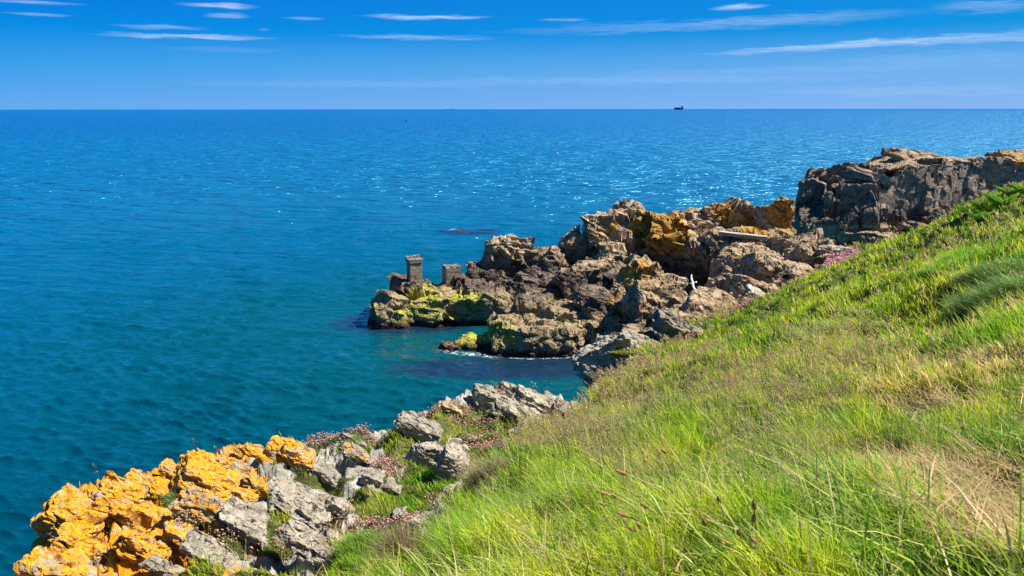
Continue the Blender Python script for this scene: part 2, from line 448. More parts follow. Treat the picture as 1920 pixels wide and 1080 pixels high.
# ------------------------------------------------------------------ ground mesh
GRASS_PATCH = [  # turf on the ledge (u, v, radius px u, v)
    (690, 1040, 70, 55), (610, 905, 55, 22), (700, 945, 130, 30), (760, 925, 60, 40), (870, 800, 90, 45), (800, 895, 60, 50), (880, 850, 60, 40), (340, 945, 40, 14), (500, 865, 40, 14),
    (670, 832, 28, 14), (860, 800, 70, 45), (380, 1075, 40, 10), (430, 1000, 30, 22), (520, 985, 30, 30), (1055, 785, 35, 14), (960, 785, 60, 20), (490, 1078, 60, 12), (670, 1070, 80, 16), (625, 950, 18, 22),
    (750, 840, 40, 30), (945, 815, 80, 22)]
def uvt(X, Y, Z):
    yz = Z - CAMZ
    t = Y * CP - yz * SP
    t = np.maximum(t, 0.05)
    q = (Y * SP + yz * CP) / t
    return 960 + F * X / t, 540 - F * q, t
GP3 = []
for (u, v, a, b) in GRASS_PATCH:
    h_ = ground_hit(u, v)
    if h_ is None: continue
    c = h_[0]; t = h_[1]
    GP3.append((c[0], c[1], a / F * t, max(b / F * t / 0.42, 0.15)))
def turf_mask(x, y):
    """how grassy: 1 on the bank, patches on the ledge"""
    led = ledge_mask(x, y)
    g = np.zeros(len(x))
    for (cx, cy, a, b) in GP3:
        dd = ((x - cx) / a) ** 2 + ((y - cy) / b) ** 2
        g = np.maximum(g, np.clip(1.35 - dd, 0, 1))
    n = fbm(p3(x, y) * 2.4, 3, 77)
    g = np.clip(g + n * 0.6, 0, 1)
    return np.where(led > 0.5, g, 1.0)
def polar_grid(radii, angs):
    RR, AA = np.meshgrid(radii, angs, indexing='ij')
    return RR, AA
def grid_faces(nr, na, wrap):
    i = np.arange(nr - 1)[:, None]; j = np.arange(na if wrap else na - 1)[None, :]
    j2 = (j + 1) % na
    a = i * na + j; b = i * na + j2; c = (i + 1) * na + j2; d = (i + 1) * na + j
    return np.stack([a, b, c, d], 2).reshape(-1, 4)
def build_ground():
    radii = np.geomspace(0.35, 75, 760)
    angs = np.concatenate([np.linspace(R(-44), R(44), 760), np.linspace(R(46), R(314), 70)])
    RR, AA = polar_grid(radii, angs)
    x = (RR * np.sin(AA)).ravel(); y = (RR * np.cos(AA)).ravel()
    z = height(x, y)
    d, _, _ = rim_dist(x, y)
    led = ledge_mask(x, y) * sstep(20, 17, y)
    turf = turf_mask(x, y)
    cliff = sstep(0.05, 0.35, d)
    rocky = np.clip(np.maximum(led * (1 - turf), cliff), 0, 1)
    m = (rocky > 0.02) & (z > -2.9)
    B = bed_basis(0.5, -0.1)
    q = np.stack([x, y, z], 1)[m] @ B.T
    q = q * np.array([1.1, 1.1, 3.0])
    q += 0.35 * np.stack([fbm(q, 2, 3), fbm(q, 2, 4), fbm(q, 2, 6)], 1)
    f1, f2, vec, rid = worley(q, 40)
    dsp = (rid[:, 0] - 0.75) * 0.15 + (vec * (rid - 0.5)).sum(1) * 0.35 - 0.10 * np.exp(-(f2 - f1) / 0.07)
    f1, f2, vec, rid = worley(q * 2.7, 44)
    dsp += (rid[:, 0] - 0.5) * 0.10 - 0.04 * np.exp(-(f2 - f1) / 0.08)
    z[m] += (dsp - .05) * (led * (1 - turf) * (1 - sstep(-.25, .1, d)))[m]
    # centre point to close the disc
    V = np.stack([x, y, z], 1)
    Q = grid_faces(len(radii), len(angs), True)
    keep = (V[Q][:, :, 2].max(1) > -2.5)
    Q = Q[keep]
    used = np.unique(Q); mp = np.full(len(V), -1); mp[used] = np.arange(len(used))
    V = V[used]; Q = mp[Q]
    me = mesh_from('ground', V, quads=Q)
    add_attr(me, 'rocky', np.clip(rocky[used], 0, 1))
    xx, yy = V[:, 0], V[:, 1]
    u, v, t = uvt(V[:, 0], V[:, 1], V[:, 2])
    lich = led[used] * sstep(560, 380, u + 40 * fbm(V * 2, 3, 9)) * (d[used] < 0.6)
    add_attr(me, 'lich', lich * 0.75)
    add_attr(me, 'ochre', led[used] * 0.35)
    return me
def bed_basis(tx, ty):
    n = np.array([tx, ty, 1.0]); n /= np.linalg.norm(n)
    a = np.cross([0, 1, 0], n); a /= np.linalg.norm(a)
    b = np.cross(n, a)
    return np.stack([a, b, n])
def ground_material():
    m, nt, out = new_mat('turf_and_rock')
    pos = geo_pos(nt)
    n1 = noise(nt, pos, 3.0, 6, 0.65, 0.3)
    n2 = noise(nt, pos, 24, 5, 0.7, 0.3)
    soil = ramp(nt, n1, [(0.3, (0.030, 0.034, 0.010)), (0.5, (0.07, 0.09, 0.018)), (0.7, (0.14, 0.145, 0.04))])
    soil = mixc(nt, ramp(nt, n2, [(0.5, 0.0), (0.7, 0.6)]), soil, (0.21, 0.165, 0.075))
    rock = ramp(nt, n1, [(0.30, (0.21, 0.19, 0.15)), (0.5, (0.34, 0.315, 0.26)), (0.72, (0.50, 0.47, 0.40))])
    rock = mixc(nt, ramp(nt, n2, [(0.56, 0.0), (0.68, 0.6)]), rock, (0.60, 0.58, 0.51))
    rock = mixc(nt, ramp(nt, n2, [(0.30, 0.8), (0.42, 0.0)]), rock, (0.08, 0.075, 0.06))
    lf = M_(nt, 'ADD', attr(nt, 'lich'), M_(nt, 'MULTIPLY', M_(nt, 'SUBTRACT', noise(nt, pos, 7, 7, .72, .7), .5), 2.4))
    rock = mixc(nt, ramp(nt, lf, [(0.47, 0.0), (0.6, 1.0)]), rock, ramp(nt, n2, [(0.3, (0.34, 0.13, 0.01)), (0.6, (0.62, 0.27, 0.012))]))
    rf = ramp(nt, M_(nt, 'ADD', attr(nt, 'rocky'), M_(nt, 'MULTIPLY', M_(nt, 'SUBTRACT', n2, .5), 0.8)), [(0.4, 0.0), (0.55, 1.0)])
    c = mixc(nt, rf, soil, rock)
    nm = bump(nt, M_(nt, 'ADD', n2, n1), 0.7, 0.05)
    principled(nt, out, c, 0.9, 0.15, nm)
    return m
g = link('ground', build_ground(), ground_material(), smooth=False)
tag(g, 'grassy cliff top sloping down to a rocky ledge above the sea', kind='structure')
g['category'] = 'ground'

# ------------------------------------------------------------------ sea
def build_sea():
    inv = np.linspace(1 / 20.0, 1 / 420.0, 640)
    radii = np.concatenate([np.linspace(0.5, 18, 10), 1 / inv, np.geomspace(430, 60000, 90)])
    angs = np.concatenate([np.linspace(R(-38), R(38), 760), np.linspace(R(40), R(320), 90)])
    RR, AA = polar_grid(radii, angs)
    x = (RR * np.sin(AA)).ravel(); y = (RR * np.cos(AA)).ravel(); r = RR.ravel()
    z = np.zeros_like(x); ox = np.zeros_like(x); oy = np.zeros_like(x)
    dr = np.gradient(radii); dr = np.repeat(dr, len(angs))
    g = np.random.default_rng(3)
    n = 90
    lam = np.geomspace(0.42, 6, n)
    th = R(-80) + g.normal(0, 0.42, n)          # travelling mainly across the view, crests near horizontal
    th = R(-97) + g.normal(0, 0.30, n)
    ph = g.uniform(0, 6.283, n)
    sel = r < 500
    xs, ys, rs, ds = x[sel], y[sel], r[sel], dr[sel]
    # crest directions wander slowly over the surface
    wx = xs + 1.6 * fbm(p3(xs, ys) * 0.09, 2, 50); wy = ys + 1.6 * fbm(p3(xs, ys) * 0.09, 2, 51)
    zz = np.zeros(len(xs)); dx_ = np.zeros(len(xs)); dy_ = np.zeros(len(xs))
    gust = 0.72 + 0.55 * fbm(np.stack([xs * 0.018, ys * 0.05, xs * 0], 1), 3, 60)
    for i in range(n):
        k = 6.283 / lam[i]
        amp = 0.0215 * lam[i] ** 0.55 * np.exp(-(lam[i] / 2.8) ** 2)
        fade = sstep(1.6, 3.2, lam[i] / ds)
        a = amp * fade * (gust if lam[i] < 3 else 1)
        c_, s_ = math.cos(th[i]), math.sin(th[i])
        p = k * (wx * c_ + wy * s_) + ph[i]
        zz += a * np.cos(p)
        dx_ -= a * c_ * np.sin(p) * 0.5; dy_ -= a * s_ * np.sin(p) * 0.55
    sh = shore(xs, ys)
    calm = (0.45 + 0.55 * sstep(0, 12, sh)) * (1 - sstep(260, 400, rs))
    z[sel] = zz * calm; x[sel] += dx_ * calm; y[sel] += dy_ * calm
    V = np.stack([x, y, z], 1)
    me = mesh_from('sea', V, quads=grid_faces(len(radii), len(angs), True))
    sa = np.full(len(x), 100.0); sa[sel] = sh
    add_attr(me, 'shore', np.clip(sa, 0, 100))
    # dark weed under the water
    wd = np.zeros(len(x))
    for (u, v, a, b, s) in [(960, 690, 9, 2.6, 1.0), (880, 435, 5, 3.0, 1.2), (700, 605, 4, 3.5, .8), (1050, 668, 6, 2.4, .9), (780, 615, 6, 2, .8)]:
        t = CAMZ / (SP - CP * (540 - v) / F)
        c = at(u, v, t)
        wd = np.maximum(wd, s * np.clip(1.2 - ((x - c[0]) / a) ** 2 - ((y - c[1]) / b) ** 2, 0, 1))
    add_attr(me, 'weedbed', wd)
    return me
SHORE_PTS = np.array([at(u, v, CAMZ / (SP - CP * (540 - v) / F))[:2] for (u, v) in
    [(700, 595), (760, 605), (830, 603), (900, 602), (960, 610), (830, 655), (900, 665), (960, 672), (1030, 670), (1100, 665), (1150, 740), (1120, 760), (1200, 680), (1000, 640)]])
def shore(x, y):
    d = np.full(len(x), 200.0)
    for p in SHORE_PTS: d = np.minimum(d, np.hypot(x - p[0], y - p[1]))
    return np.maximum(0, d)
def sea_material():
    m, nt, out = new_mat('sea_water')
    pos = geo_pos(nt)
    sx = N(nt, 'ShaderNodeSeparateXYZ'); L(nt, pos, sx.inputs[0])
    ln = N(nt, 'ShaderNodeVectorMath', operation='LENGTH'); L(nt, pos, ln.inputs[0])
    dist = ln.outputs['Value']
    sh = attr(nt, 'shore')
    deep = ramp(nt, M_(nt, 'DIVIDE', dist, 700), [(0.03, (0.0, 0.034, 0.056)), (0.10, (0.0, 0.074, 0.14)), (0.25, (0.0, 0.115, 0.25)), (0.6, (0.0, 0.115, 0.30)), (1.0, (0.0, 0.098, 0.31))])
    col = mixc(nt, ramp(nt, M_(nt, 'DIVIDE', sh, 30), [(0.0, 0.85), (0.5, 0.35), (1.0, 0.0)]), deep, (0.001, 0.062, 0.066))
    wb = ramp(nt, M_(nt, 'ADD', attr(nt, 'weedbed'), M_(nt, 'MULTIPLY', M_(nt, 'SUBTRACT', noise(nt, pos, .6, 4, .6), .5), 0.8)), [(0.2, 0.0), (0.8, 0.75)])
    col = mixc(nt, wb, col, (0.010, 0.014, 0.045))
    mp = N(nt, 'ShaderNodeMapping'); mp.inputs['Scale'].default_value = (0.40, 1.0, 1.0); mp.inputs['Rotation'].default_value = (0, 0, R(7))
    L(nt, pos, mp.inputs['Vector'])
    big = noise(nt, mp.outputs[0], 0.03, 4, 0.6, 0.4)
    patch = ramp(nt, big, [(0.35, 0.7), (0.6, 1.15)])
    r1 = noise(nt, mp.outputs[0], 2.2, 1.5, 0.5, 0.5)
    r2 = noise(nt, mp.outputs[0], 0.62, 2.0, 0.55, 0.6)
    r3 = noise(nt, mp.outputs[0], 0.17, 2.5, 0.55, 0.4)
    far = ramp(nt, M_(nt, 'DIVIDE', dist, 500), [(0.08, 0.03), (0.34, 1.0)])
    b1 = N(nt, 'ShaderNodeBump'); L(nt, r1, b1.inputs['Height']); b1.inputs['Distance'].default_value = 0.18
    L(nt, M_(nt, 'MULTIPLY', patch, 0.75), b1.inputs['Strength'])
    b2 = N(nt, 'ShaderNodeBump'); L(nt, r2, b2.inputs['Height']); b2.inputs['Distance'].default_value = 2.6
    L(nt, M_(nt, 'MULTIPLY', far, 1.0), b2.inputs['Strength']); L(nt, b1.outputs[0], b2.inputs['Normal'])
    b3 = N(nt, 'ShaderNodeBump'); L(nt, r3, b3.inputs['Height']); b3.inputs['Distance'].default_value = 6.0
    L(nt, M_(nt, 'MULTIPLY', far, 0.9), b3.inputs['Strength']); L(nt, b2.outputs[0], b3.inputs['Normal'])
    rgh = ramp(nt, M_(nt, 'DIVIDE', dist, 500), [(0.06, 0.06), (0.2, 0.20), (0.5, 0.30), (1.0, 0.36)])
    b = principled(nt, out, col, rgh, 0.5, b3.outputs[0])
    b.inputs['Specular Tint'].default_value = (0.22, 0.95, 1.0, 1)
    b.inputs['IOR'].default_value = 1.72
    return m
sea = link('sea', build_sea(), sea_material(), smooth=True)
tag(sea, 'blue rippled open sea reaching the horizon', kind='structure')
sea['category'] = 'water'

# ------------------------------------------------------------------ rock builders
def ico_dirs(sub):
    bm = bmesh.new(); bmesh.ops.create_icosphere(bm, subdivisions=sub, radius=1)
    V = np.array([v.co[:] for v in bm.verts]); Fc = np.array([[v.index for v in f.verts] for f in bm.faces])
    bm.free(); return V, Fc
ICO = {k: ico_dirs(k) for k in (3, 4, 5, 6)}
def poly_block(D, g, nextra=9, box=0.9, chamf=(0.72, 1.05), power=None):
    """radius along directions D of a random convex block in the unit box"""
    pl = []
    for ax in range(3):
        for s in (-1, 1):
            n = np.zeros(3); n[ax] = s; n += g.normal(0, 0.13, 3); n /= np.linalg.norm(n); pl.append((n, box * g.uniform(0.85, 1.05)))
    for _ in range(nextra):
        n = g.choice([-1, 1], 3) * g.uniform(0.15, 1, 3); n /= np.linalg.norm(n); pl.append((n, g.uniform(*chamf) * 1.15))
    r = np.full(len(D), 9.0)
    acc = np.zeros(len(D))
    for n, d in pl:
        c = D @ n
        with np.errstate(divide='ignore'):
            rr = np.where(c > 1e-3, d / np.maximum(c, 1e-3), 9.0)
        r = np.minimum(r, rr)
    return r
def rotz(a):
    c, s = math.cos(a), math.sin(a); return np.array([[c, -s, 0], [s, c, 0], [0, 0, 1]])
def rockify(V, Nn, B, cell, amp, seed, aniso=(1, 1, 2.2), layers=3, crack=0.5, tilt=1.0):
    q = (V @ B.T) / cell * np.array(aniso)
    q = q + 0.30 * np.stack([fbm(q * .8, 2, seed), fbm(q * .8, 2, seed + 3), fbm(q * .8, 2, seed + 5)], 1)
    out = np.zeros(len(V)); s = 1.0; a = amp
    for k in range(layers):
        f1, f2, vec, rid = worley(q * s, seed + 11 * k)
        out += a * ((rid[:, 0] - 0.5) * 0.75 + tilt * (vec * (rid - 0.5)).sum(1) * 2.0 - crack * np.exp(-(f2 - f1) / 0.05))
        s *= 2.6; a *= 0.40
    return V + Nn * out[:, None]
def planarize(V, Nn, B, cell, seed, strength, off=0.10, tilt=0.25, aniso=(1, 1, 1.4), ck=.07, cw=.035):
    """break a surface into flat joint faces: every cell is pressed onto its own plane"""
    q = (V @ B.T) / cell * np.array(aniso)
    q = q + 0.22 * np.stack([fbm(q * .7, 2, seed), fbm(q * .7, 2, seed + 3), fbm(q * .7, 2, seed + 5)], 1)
    f1, f2, vec, rid = worley(q, seed)
    # a cell that wraps round an edge is split by the way its surface faces
    key = np.round(rid[:, 0] * 1e7).astype(np.int64) * 8
    dirs = np.array([[1, 0, 0], [-1, 0, 0], [0, 1, 0], [0, -1, 0], [0, 0, 1.0], [0, 0, -1]]) @ B
    key = key + np.argmax(Nn @ dirs.T, axis=1)
    _, inv, cnt = np.unique(key, return_inverse=True, return_counts=True)
    K = len(cnt)
    C = np.stack([np.bincount(inv, V[:, i], K) for i in range(3)], 1) / cnt[:, None]
    M = np.stack([np.bincount(inv, Nn[:, i], K) for i in range(3)], 1)
    g = np.random.default_rng(seed + 1)
    M = M / (np.linalg.norm(M, axis=1)[:, None] + 1e-9) + g.normal(0, tilt, (K, 3))
    M /= np.linalg.norm(M, axis=1)[:, None] + 1e-9
    o = g.uniform(-1, 1, K) * off * cell
    n = M[inv]
    dist = ((V - C[inv]) * n).sum(1)
    dd = np.clip(-dist * strength + o[inv], -cell * .45, cell * .45)
    V = V + n * dd[:, None]
    V = V - Nn * (np.exp(-(f2 - f1) / cw) * cell * ck)[:, None]
    return V
def relax(me, k=1):
    V = getv(me)
    E = np.empty(len(me.edges) * 2, np.int32); me.edges.foreach_get('vertices', E); E = E.reshape(-1, 2)
    n = len(V); deg = np.bincount(E.ravel(), minlength=n)
    for _ in range(k):
        S = np.stack([np.bincount(E[:, 0], V[E[:, 1], i], n) + np.bincount(E[:, 1], V[E[:, 0], i], n) for i in range(3)], 1)
        V = V * .5 + .5 * S / np.maximum(deg, 1)[:, None]
    me.vertices.foreach_set('co', V.astype(np.float32).ravel()); me.update()
def remesh_join(parts, voxel):
    """fuse overlapping closed pieces into one closed skin"""
    Vs, Fs, n = [], [], 0
    for V, Fc in parts:
        Vs.append(V); Fs.append(Fc + n); n += len(V)
    me = mesh_from('tmp', np.concatenate(Vs), tris=np.concatenate(Fs))
    o = bpy.data.objects.new('tmp', me); sc.collection.objects.link(o)
    md = o.modifiers.new('r', 'REMESH'); md.mode = 'VOXEL'; md.voxel_size = voxel; md.adaptivity = 0
    dg = bpy.context.evaluated_depsgraph_get()
    me2 = bpy.data.meshes.new_from_object(o.evaluated_get(dg))
    bpy.data.objects.remove(o); bpy.data.meshes.remove(me)
    return me2
def mesh_smooth_normals(me):
    me.update(); return getn(me)
def crag(name, rows, voxel, cell, amp, label, cat, seed, attrs=None, aniso=(1, 1, 1.6), tilt=(0.35, 0.1), mat=None, zmin=-2.0, crack=.5, jt=.22):
    g = np.random.default_rng(seed)
    parts = []
    for row in rows:
        u0, u1, v0, v1, t, th = row[:6]
        lean = row[6] if len(row) > 6 else 0
        a, b = at(u0, v0, t), at(u1, v1, t)
        zt, zb = a[2], min(b[2], a[2] - 0.4)
        zb = max(zb, zmin)
        c = np.array([(a[0] + b[0]) / 2, at((u0 + u1) / 2, v0, t)[1], (zt + zb) / 2])
        hx, hz, hy = (b[0] - a[0]) / 2 * 1.08, (zt - zb) / 2 * 1.06, th / 2
        D, Fc = ICO[4]
        r = poly_block(D, g)
        V = D * r[:, None] * np.array([hx, hy, hz]) * 1.1
        if lean:
            cl, sl_ = math.cos(lean), math.sin(lean)
            V = V @ np.array([[cl, 0, -sl_], [0, 1, 0], [sl_, 0, cl]])
        V = V @ rotz(g.uniform(-0.25, 0.25)).T + c
        parts.append((V, Fc))
    me = remesh_join(parts, voxel)
    V = getv(me); Nn = mesh_smooth_normals(me)
    BB = bed_basis(*tilt)
    V = planarize(V, Nn, BB, cell * 1.5, seed + 400, 0.85, off=amp * .30, tilt=jt, aniso=aniso)
    me.vertices.foreach_set('co', V.astype(np.float32).ravel()); me.update(); Nn = getn(me)
    V = planarize(V, Nn, BB, cell * .62, seed + 440, 0.75, off=min(.16, amp * .4), tilt=jt, aniso=aniso)
    me.vertices.foreach_set('co', V.astype(np.float32).ravel()); relax(me, 1); Nn = getn(me); V = getv(me)
    V = planarize(V, Nn, BB, cell * .27, seed + 480, 0.6, off=.10, tilt=.15, aniso=aniso)
    Nn = getn(me)
    keep_cut = V[:, 2]
    V = V + Nn * (fbm(V / (cell * 0.3), 3, seed + 77) * amp * 0.03)[:, None]
    me.vertices.foreach_set('co', V.astype(np.float32).ravel()); me.update()
    z0 = np.zeros(len(V))
    A = {'ochre': z0, 'weed': z0, 'guano': z0, 'grey': z0, 'zoff': z0, 'lich': z0}
    if attrs: A.update(attrs(V, getn(me)))
    for k, v in A.items(): add_attr(me, k, v)
    o = link(name, me, mat or M_FAR, smooth=False)
    # origin at base
    c = V.mean(0)
    me.transform(Matrix.Translation((-c[0], -c[1], 0))); o.location = (c[0], c[1], 0)
    tag(o, label, cat)
    return o
def blob(V, u, v, t, rx, ry=None, rz=None):
    c = at(u, v, t); ry = ry or rx * 1.6; rz = rz or rx
    d = ((V - c) / np.array([rx, ry, rz])) ** 2
    return np.clip(1.3 - d.sum(1), 0, 1)

# ------------------------------------------------------------------ far rocks
def at_tip(V, n):
    up = np.clip(n[:, 2], 0, 1)
    wd = np.maximum.reduce([blob(V, 790, 560, 60, 2.0, 4, 1.3), blob(V, 770, 600, 60, 2.2, 4, 1.6), blob(V, 880, 565, 60, 2.4, 4, 1.1), blob(V, 835, 590, 60, 2.0, 4, 1.2)])
    return {'weed': wd * (0.50 + 0.22 * up) , 'ochre': 0.35 * up * sstep(960, 780, uvt(*V.T)[0]), 'zoff': np.full(len(V), 0.0)}
crag('rocky_point', [(700, 800, 552, 660, 60.5, 4.2), (735, 812, 528, 660, 62, 3.6), (770, 850, 548, 660, 61, 4), (830, 905, 545, 660, 61.5, 4), (870, 975, 540, 660, 61.5, 4.5),
     (703, 740, 578, 660, 60, 2.2), (815, 885, 520, 600, 63.5, 3), (872, 925, 503, 620, 64, 4), (900, 968, 497, 600, 64, 4), (905, 968, 462, 560, 64.5, 3.0),
     (922, 950, 446, 500, 64.5, 1.7, .2), (940, 962, 444, 500, 64.3, 1.2, -.15), (962, 1012, 464, 580, 64.5, 3), (985, 1004, 449, 500, 64.5, 1.2, -.2), (995, 1085, 474, 620, 65, 5),
     (1062, 1098, 432, 560, 65, 2.6, -.22), (925, 1090, 520, 660, 62, 4), (1075, 1175, 505, 660, 60.5, 5), (960, 1100, 560, 690, 58.5, 4)],
     0.09, 1.7, 0.36, 'low rocky point ending in yellow green weed covered rock with a stone pillar on it', 'rock', 101, lambda V, n: dict(at_tip(V, n), guano=np.maximum(blob(V, 940, 446, 64.5, 1.0, 3, .6), blob(V, 995, 450, 64.5, .8, 3, .6)) * .5))
def at_main(V, n):
    up = np.clip(n[:, 2], 0, 1)
    oc = np.maximum.reduce([blob(V, 1235, 430, 63, 2.6, 5, 1.9), .8 * blob(V, 1460, 400, 64, 1.6, 5, 1.6), .7 * blob(V, 1350, 395, 66, 1.2, 5, 1.2), .55 * blob(V, 1130, 425, 66, 1.8, 5, 1.2), .7 * blob(V, 1400, 430, 62, 2, 5, 1)])
    return {'ochre': oc * .80 + .20, 'guano': .42 * up * sstep(6.0, 7.5, V[:, 2]) + blob(V, 1110, 408, 66, 1.0, 3, .5) * .4}
crag('coastal_crag', [(1097, 1180, 408, 560, 66, 5), (1150, 1222, 395, 560, 66, 5), (1200, 1292, 394, 480, 63.5, 4.4, .12), (1275, 1335, 408, 520, 66, 5), (1325, 1378, 388, 500, 66, 4),
     (1372, 1440, 382, 500, 66, 4), (1390, 1412, 377, 420, 66, 1.6), (1432, 1478, 391, 480, 64, 3.6), (1340, 1482, 436, 560, 61, 5), (1270, 1330, 440, 540, 62, 3, -.3), (1455, 1545, 442, 570, 57, 4),
     (1480, 1560, 470, 560, 54, 3.2), (1180, 1340, 485, 660, 64, 3), (1100, 1200, 470, 640, 62.5, 4), (1520, 1592, 463, 520, 52.5, 3), (1060, 1150, 500, 660, 60, 5), (1100, 1290, 560, 680, 60, 4)],
     0.09, 2.3, 0.42, 'tallest tan and ochre stained crag at the middle of the rocky headland', 'rock', 131, at_main)
def at_front(V, n):
    up = np.clip(n[:, 2], 0, 1)
    return {'ochre': .62 * np.maximum(blob(V, 1200, 520, 55, 2.2, 4, 1.5), .8 * blob(V, 1175, 570, 54, 2, 4, 1)) + .05, 'weed': .62 * blob(V, 940, 625, 53, 1.5, 4, 1.2),
            'guano': .5 * up * blob(V, 1190, 495, 56, 1.8, 4, 1.0), 'zoff': 1.2 * sstep(1140, 1180, uvt(*V.T)[0])}
crag('cliff_foot_crag', [(925, 1085, 596, 720, 54, 4.6), (1000, 1140, 575, 720, 55, 5), (1085, 1262, 548, 720, 54.5, 5), (1150, 1225, 492, 620, 56, 3.4, .15), (1195, 1250, 500, 620, 55.5, 3, -.3), (1180, 1290, 535, 700, 52, 4), (1245, 1330, 580, 700, 47.5, 4),
     (1100, 1215, 630, 720, 50, 3.5), (1190, 1300, 610, 700, 47, 3)],
     0.08, 1.7, 0.36, 'blocky brown crag rising from the cove in front of the tallest crag', 'rock', 151, at_front)
crag('boulder_slope', [(1330, 1400, 512, 620, 53, 3), (1340, 1450, 468, 600, 54, 4), (1395, 1500, 476, 600, 51, 3.2), (1290, 1400, 560, 660, 46, 3), (1370, 1470, 530, 640, 47.5, 3), (1440, 1530, 505, 600, 49, 3),
     (1488, 1560, 480, 570, 51, 3), (1300, 1345, 540, 640, 50, 2), (1250, 1330, 590, 680, 44, 3), (1530, 1600, 475, 540, 50.5, 2.2)],
     0.065, 0.95, 0.34, 'heap of broken grey and tan boulders between the crag and the grass slope', 'rocks', 171, lambda V, n: {'ochre': .2 + .3 * blob(V, 1400, 500, 53, 2), 'zoff': 1.0 + 0 * V[:, 0], 'guano': .34 * np.clip(n[:, 2], 0, 1)})
crag('skerry', [(822, 872, 643, 700, 54, 1.6), (855, 905, 634, 700, 54.4, 2.0), (885, 935, 628, 700, 54.6, 2.2), (800, 840, 654, 690, 54, 1.0)],
     0.06, 0.5, 0.26, 'low weed covered spur of rock just above the cove water', 'rock', 191, lambda V, n: {'weed': .72 * sstep(835, 870, uvt(*V.T)[0]) * np.clip(n[:, 2] + .5, 0, 1)})
def at_cliff(V, n):
    u, v, t = uvt(*V.T)
    up = np.clip(n[:, 2], 0, 1)
    st = np.clip(fbm(np.stack([V[:, 0] * 0.45, V[:, 1] * 0.1, V[:, 2] * 0.07], 1), 3, 8) * 2.2, 0, 1) * sstep(4.5, 8, V[:, 2])
    oc = np.maximum.reduce([1.0 * st, .55 * up * sstep(6, 9, V[:, 2]), .8 * blob(V, 1912, 305, 96, 2.2, 8, 1.2), .5 * blob(V, 1660, 380, 96, .8, 8, .8)])
    return {'ochre': oc * .75, 'grey': np.clip(1.0 - .75 * up * sstep(6.5, 8, V[:, 2]), 0, 1), 'zoff': 0 * u - 0.02, 'weed': .42 * up * sstep(9, 10, V[:, 2])}
crag('sea_cliff', [(1498, 1545, 352, 480, 103, 6), (1520, 1600, 322, 480, 104, 7, -.1), (1550, 1672, 304, 480, 105, 8), (1500, 1600, 400, 480, 96, 4, -.35), (1560, 1680, 340, 480, 97, 6, -.25), (1620, 1740, 305, 480, 98, 8),
     (1672, 1770, 293, 480, 101, 8), (1700, 1850, 293, 480, 99, 9), (1780, 1960, 293, 480, 99, 9), (1880, 2200, 292, 480, 99, 12), (1488, 1700, 425, 560, 96, 8), (1620, 1850, 425, 560, 96, 8), (1800, 2050, 425, 560, 96, 8)],
     0.14, 3.4, 0.16, 'large dark sea cliff with a flat top at the right of the view', 'cliff', 211, at_cliff, aniso=(1, 1, .6), tilt=(0.3, 0), crack=.45, zmin=-9, jt=.10)
crag('reef', [(848, 872, 431.5, 437, 106.2, 1.2)], 0.1, 0.7, 0.2, 'small rock barely breaking the surface in a dark patch of sea beyond the pillar', 'reef', 221, zmin=-1.0)

# ------------------------------------------------------------------ masonry pillars
def box(bm, c, s, jit=0.0, g=None):
    r = bmesh.ops.create_cube(bm, size=1)
    for v in r['verts']:
        v.co = Vector((c[0] + v.co.x * s[0], c[1] + v.co.y * s[1], c[2] + v.co.z * s[2]))
        if jit: v.co += Vector(tuple(g.uniform(-jit, jit, 3)))
    return r['verts']
def bm_obj(name, bm, mat, parent=None, bevel=0.0, smooth=False):
    if bevel: bmesh.ops.bevel(bm, geom=list(bm.edges), offset=bevel, segments=2, affect='EDGES')
    me = bpy.data.meshes.new(name); bm.to_mesh(me); bm.free()
    return link(name, me, mat, parent, smooth)
def stone_mat(name, cols, scale=4, b=0.03):
    m, nt, out = new_mat(name)
    pos = geo_pos(nt)
    n1 = noise(nt, pos, scale, 6, .7, .3); n2 = noise(nt, pos, scale * 5, 4, .7)
    c = ramp(nt, n1, [(0.3, cols[0]), (0.5, cols[1]), (0.72, cols[2])])
    c = mixc(nt, ramp(nt, n2, [(0.3, .6), (0.45, 0.0)]), c, tuple(0.4 * x for x in cols[0]))
    principled(nt, out, c, .9, .2, bump(nt, M_(nt, 'ADD', n1, n2), .8, b))
    return m
M_MASON = stone_mat('old_masonry', [(0.12, 0.095, 0.065), (0.24, 0.195, 0.14), (0.36, 0.30, 0.22)])
M_CAP = stone_mat('weathered_cap', [(0.09, 0.075, 0.06), (0.22, 0.185, 0.15), (0.42, 0.37, 0.31)])
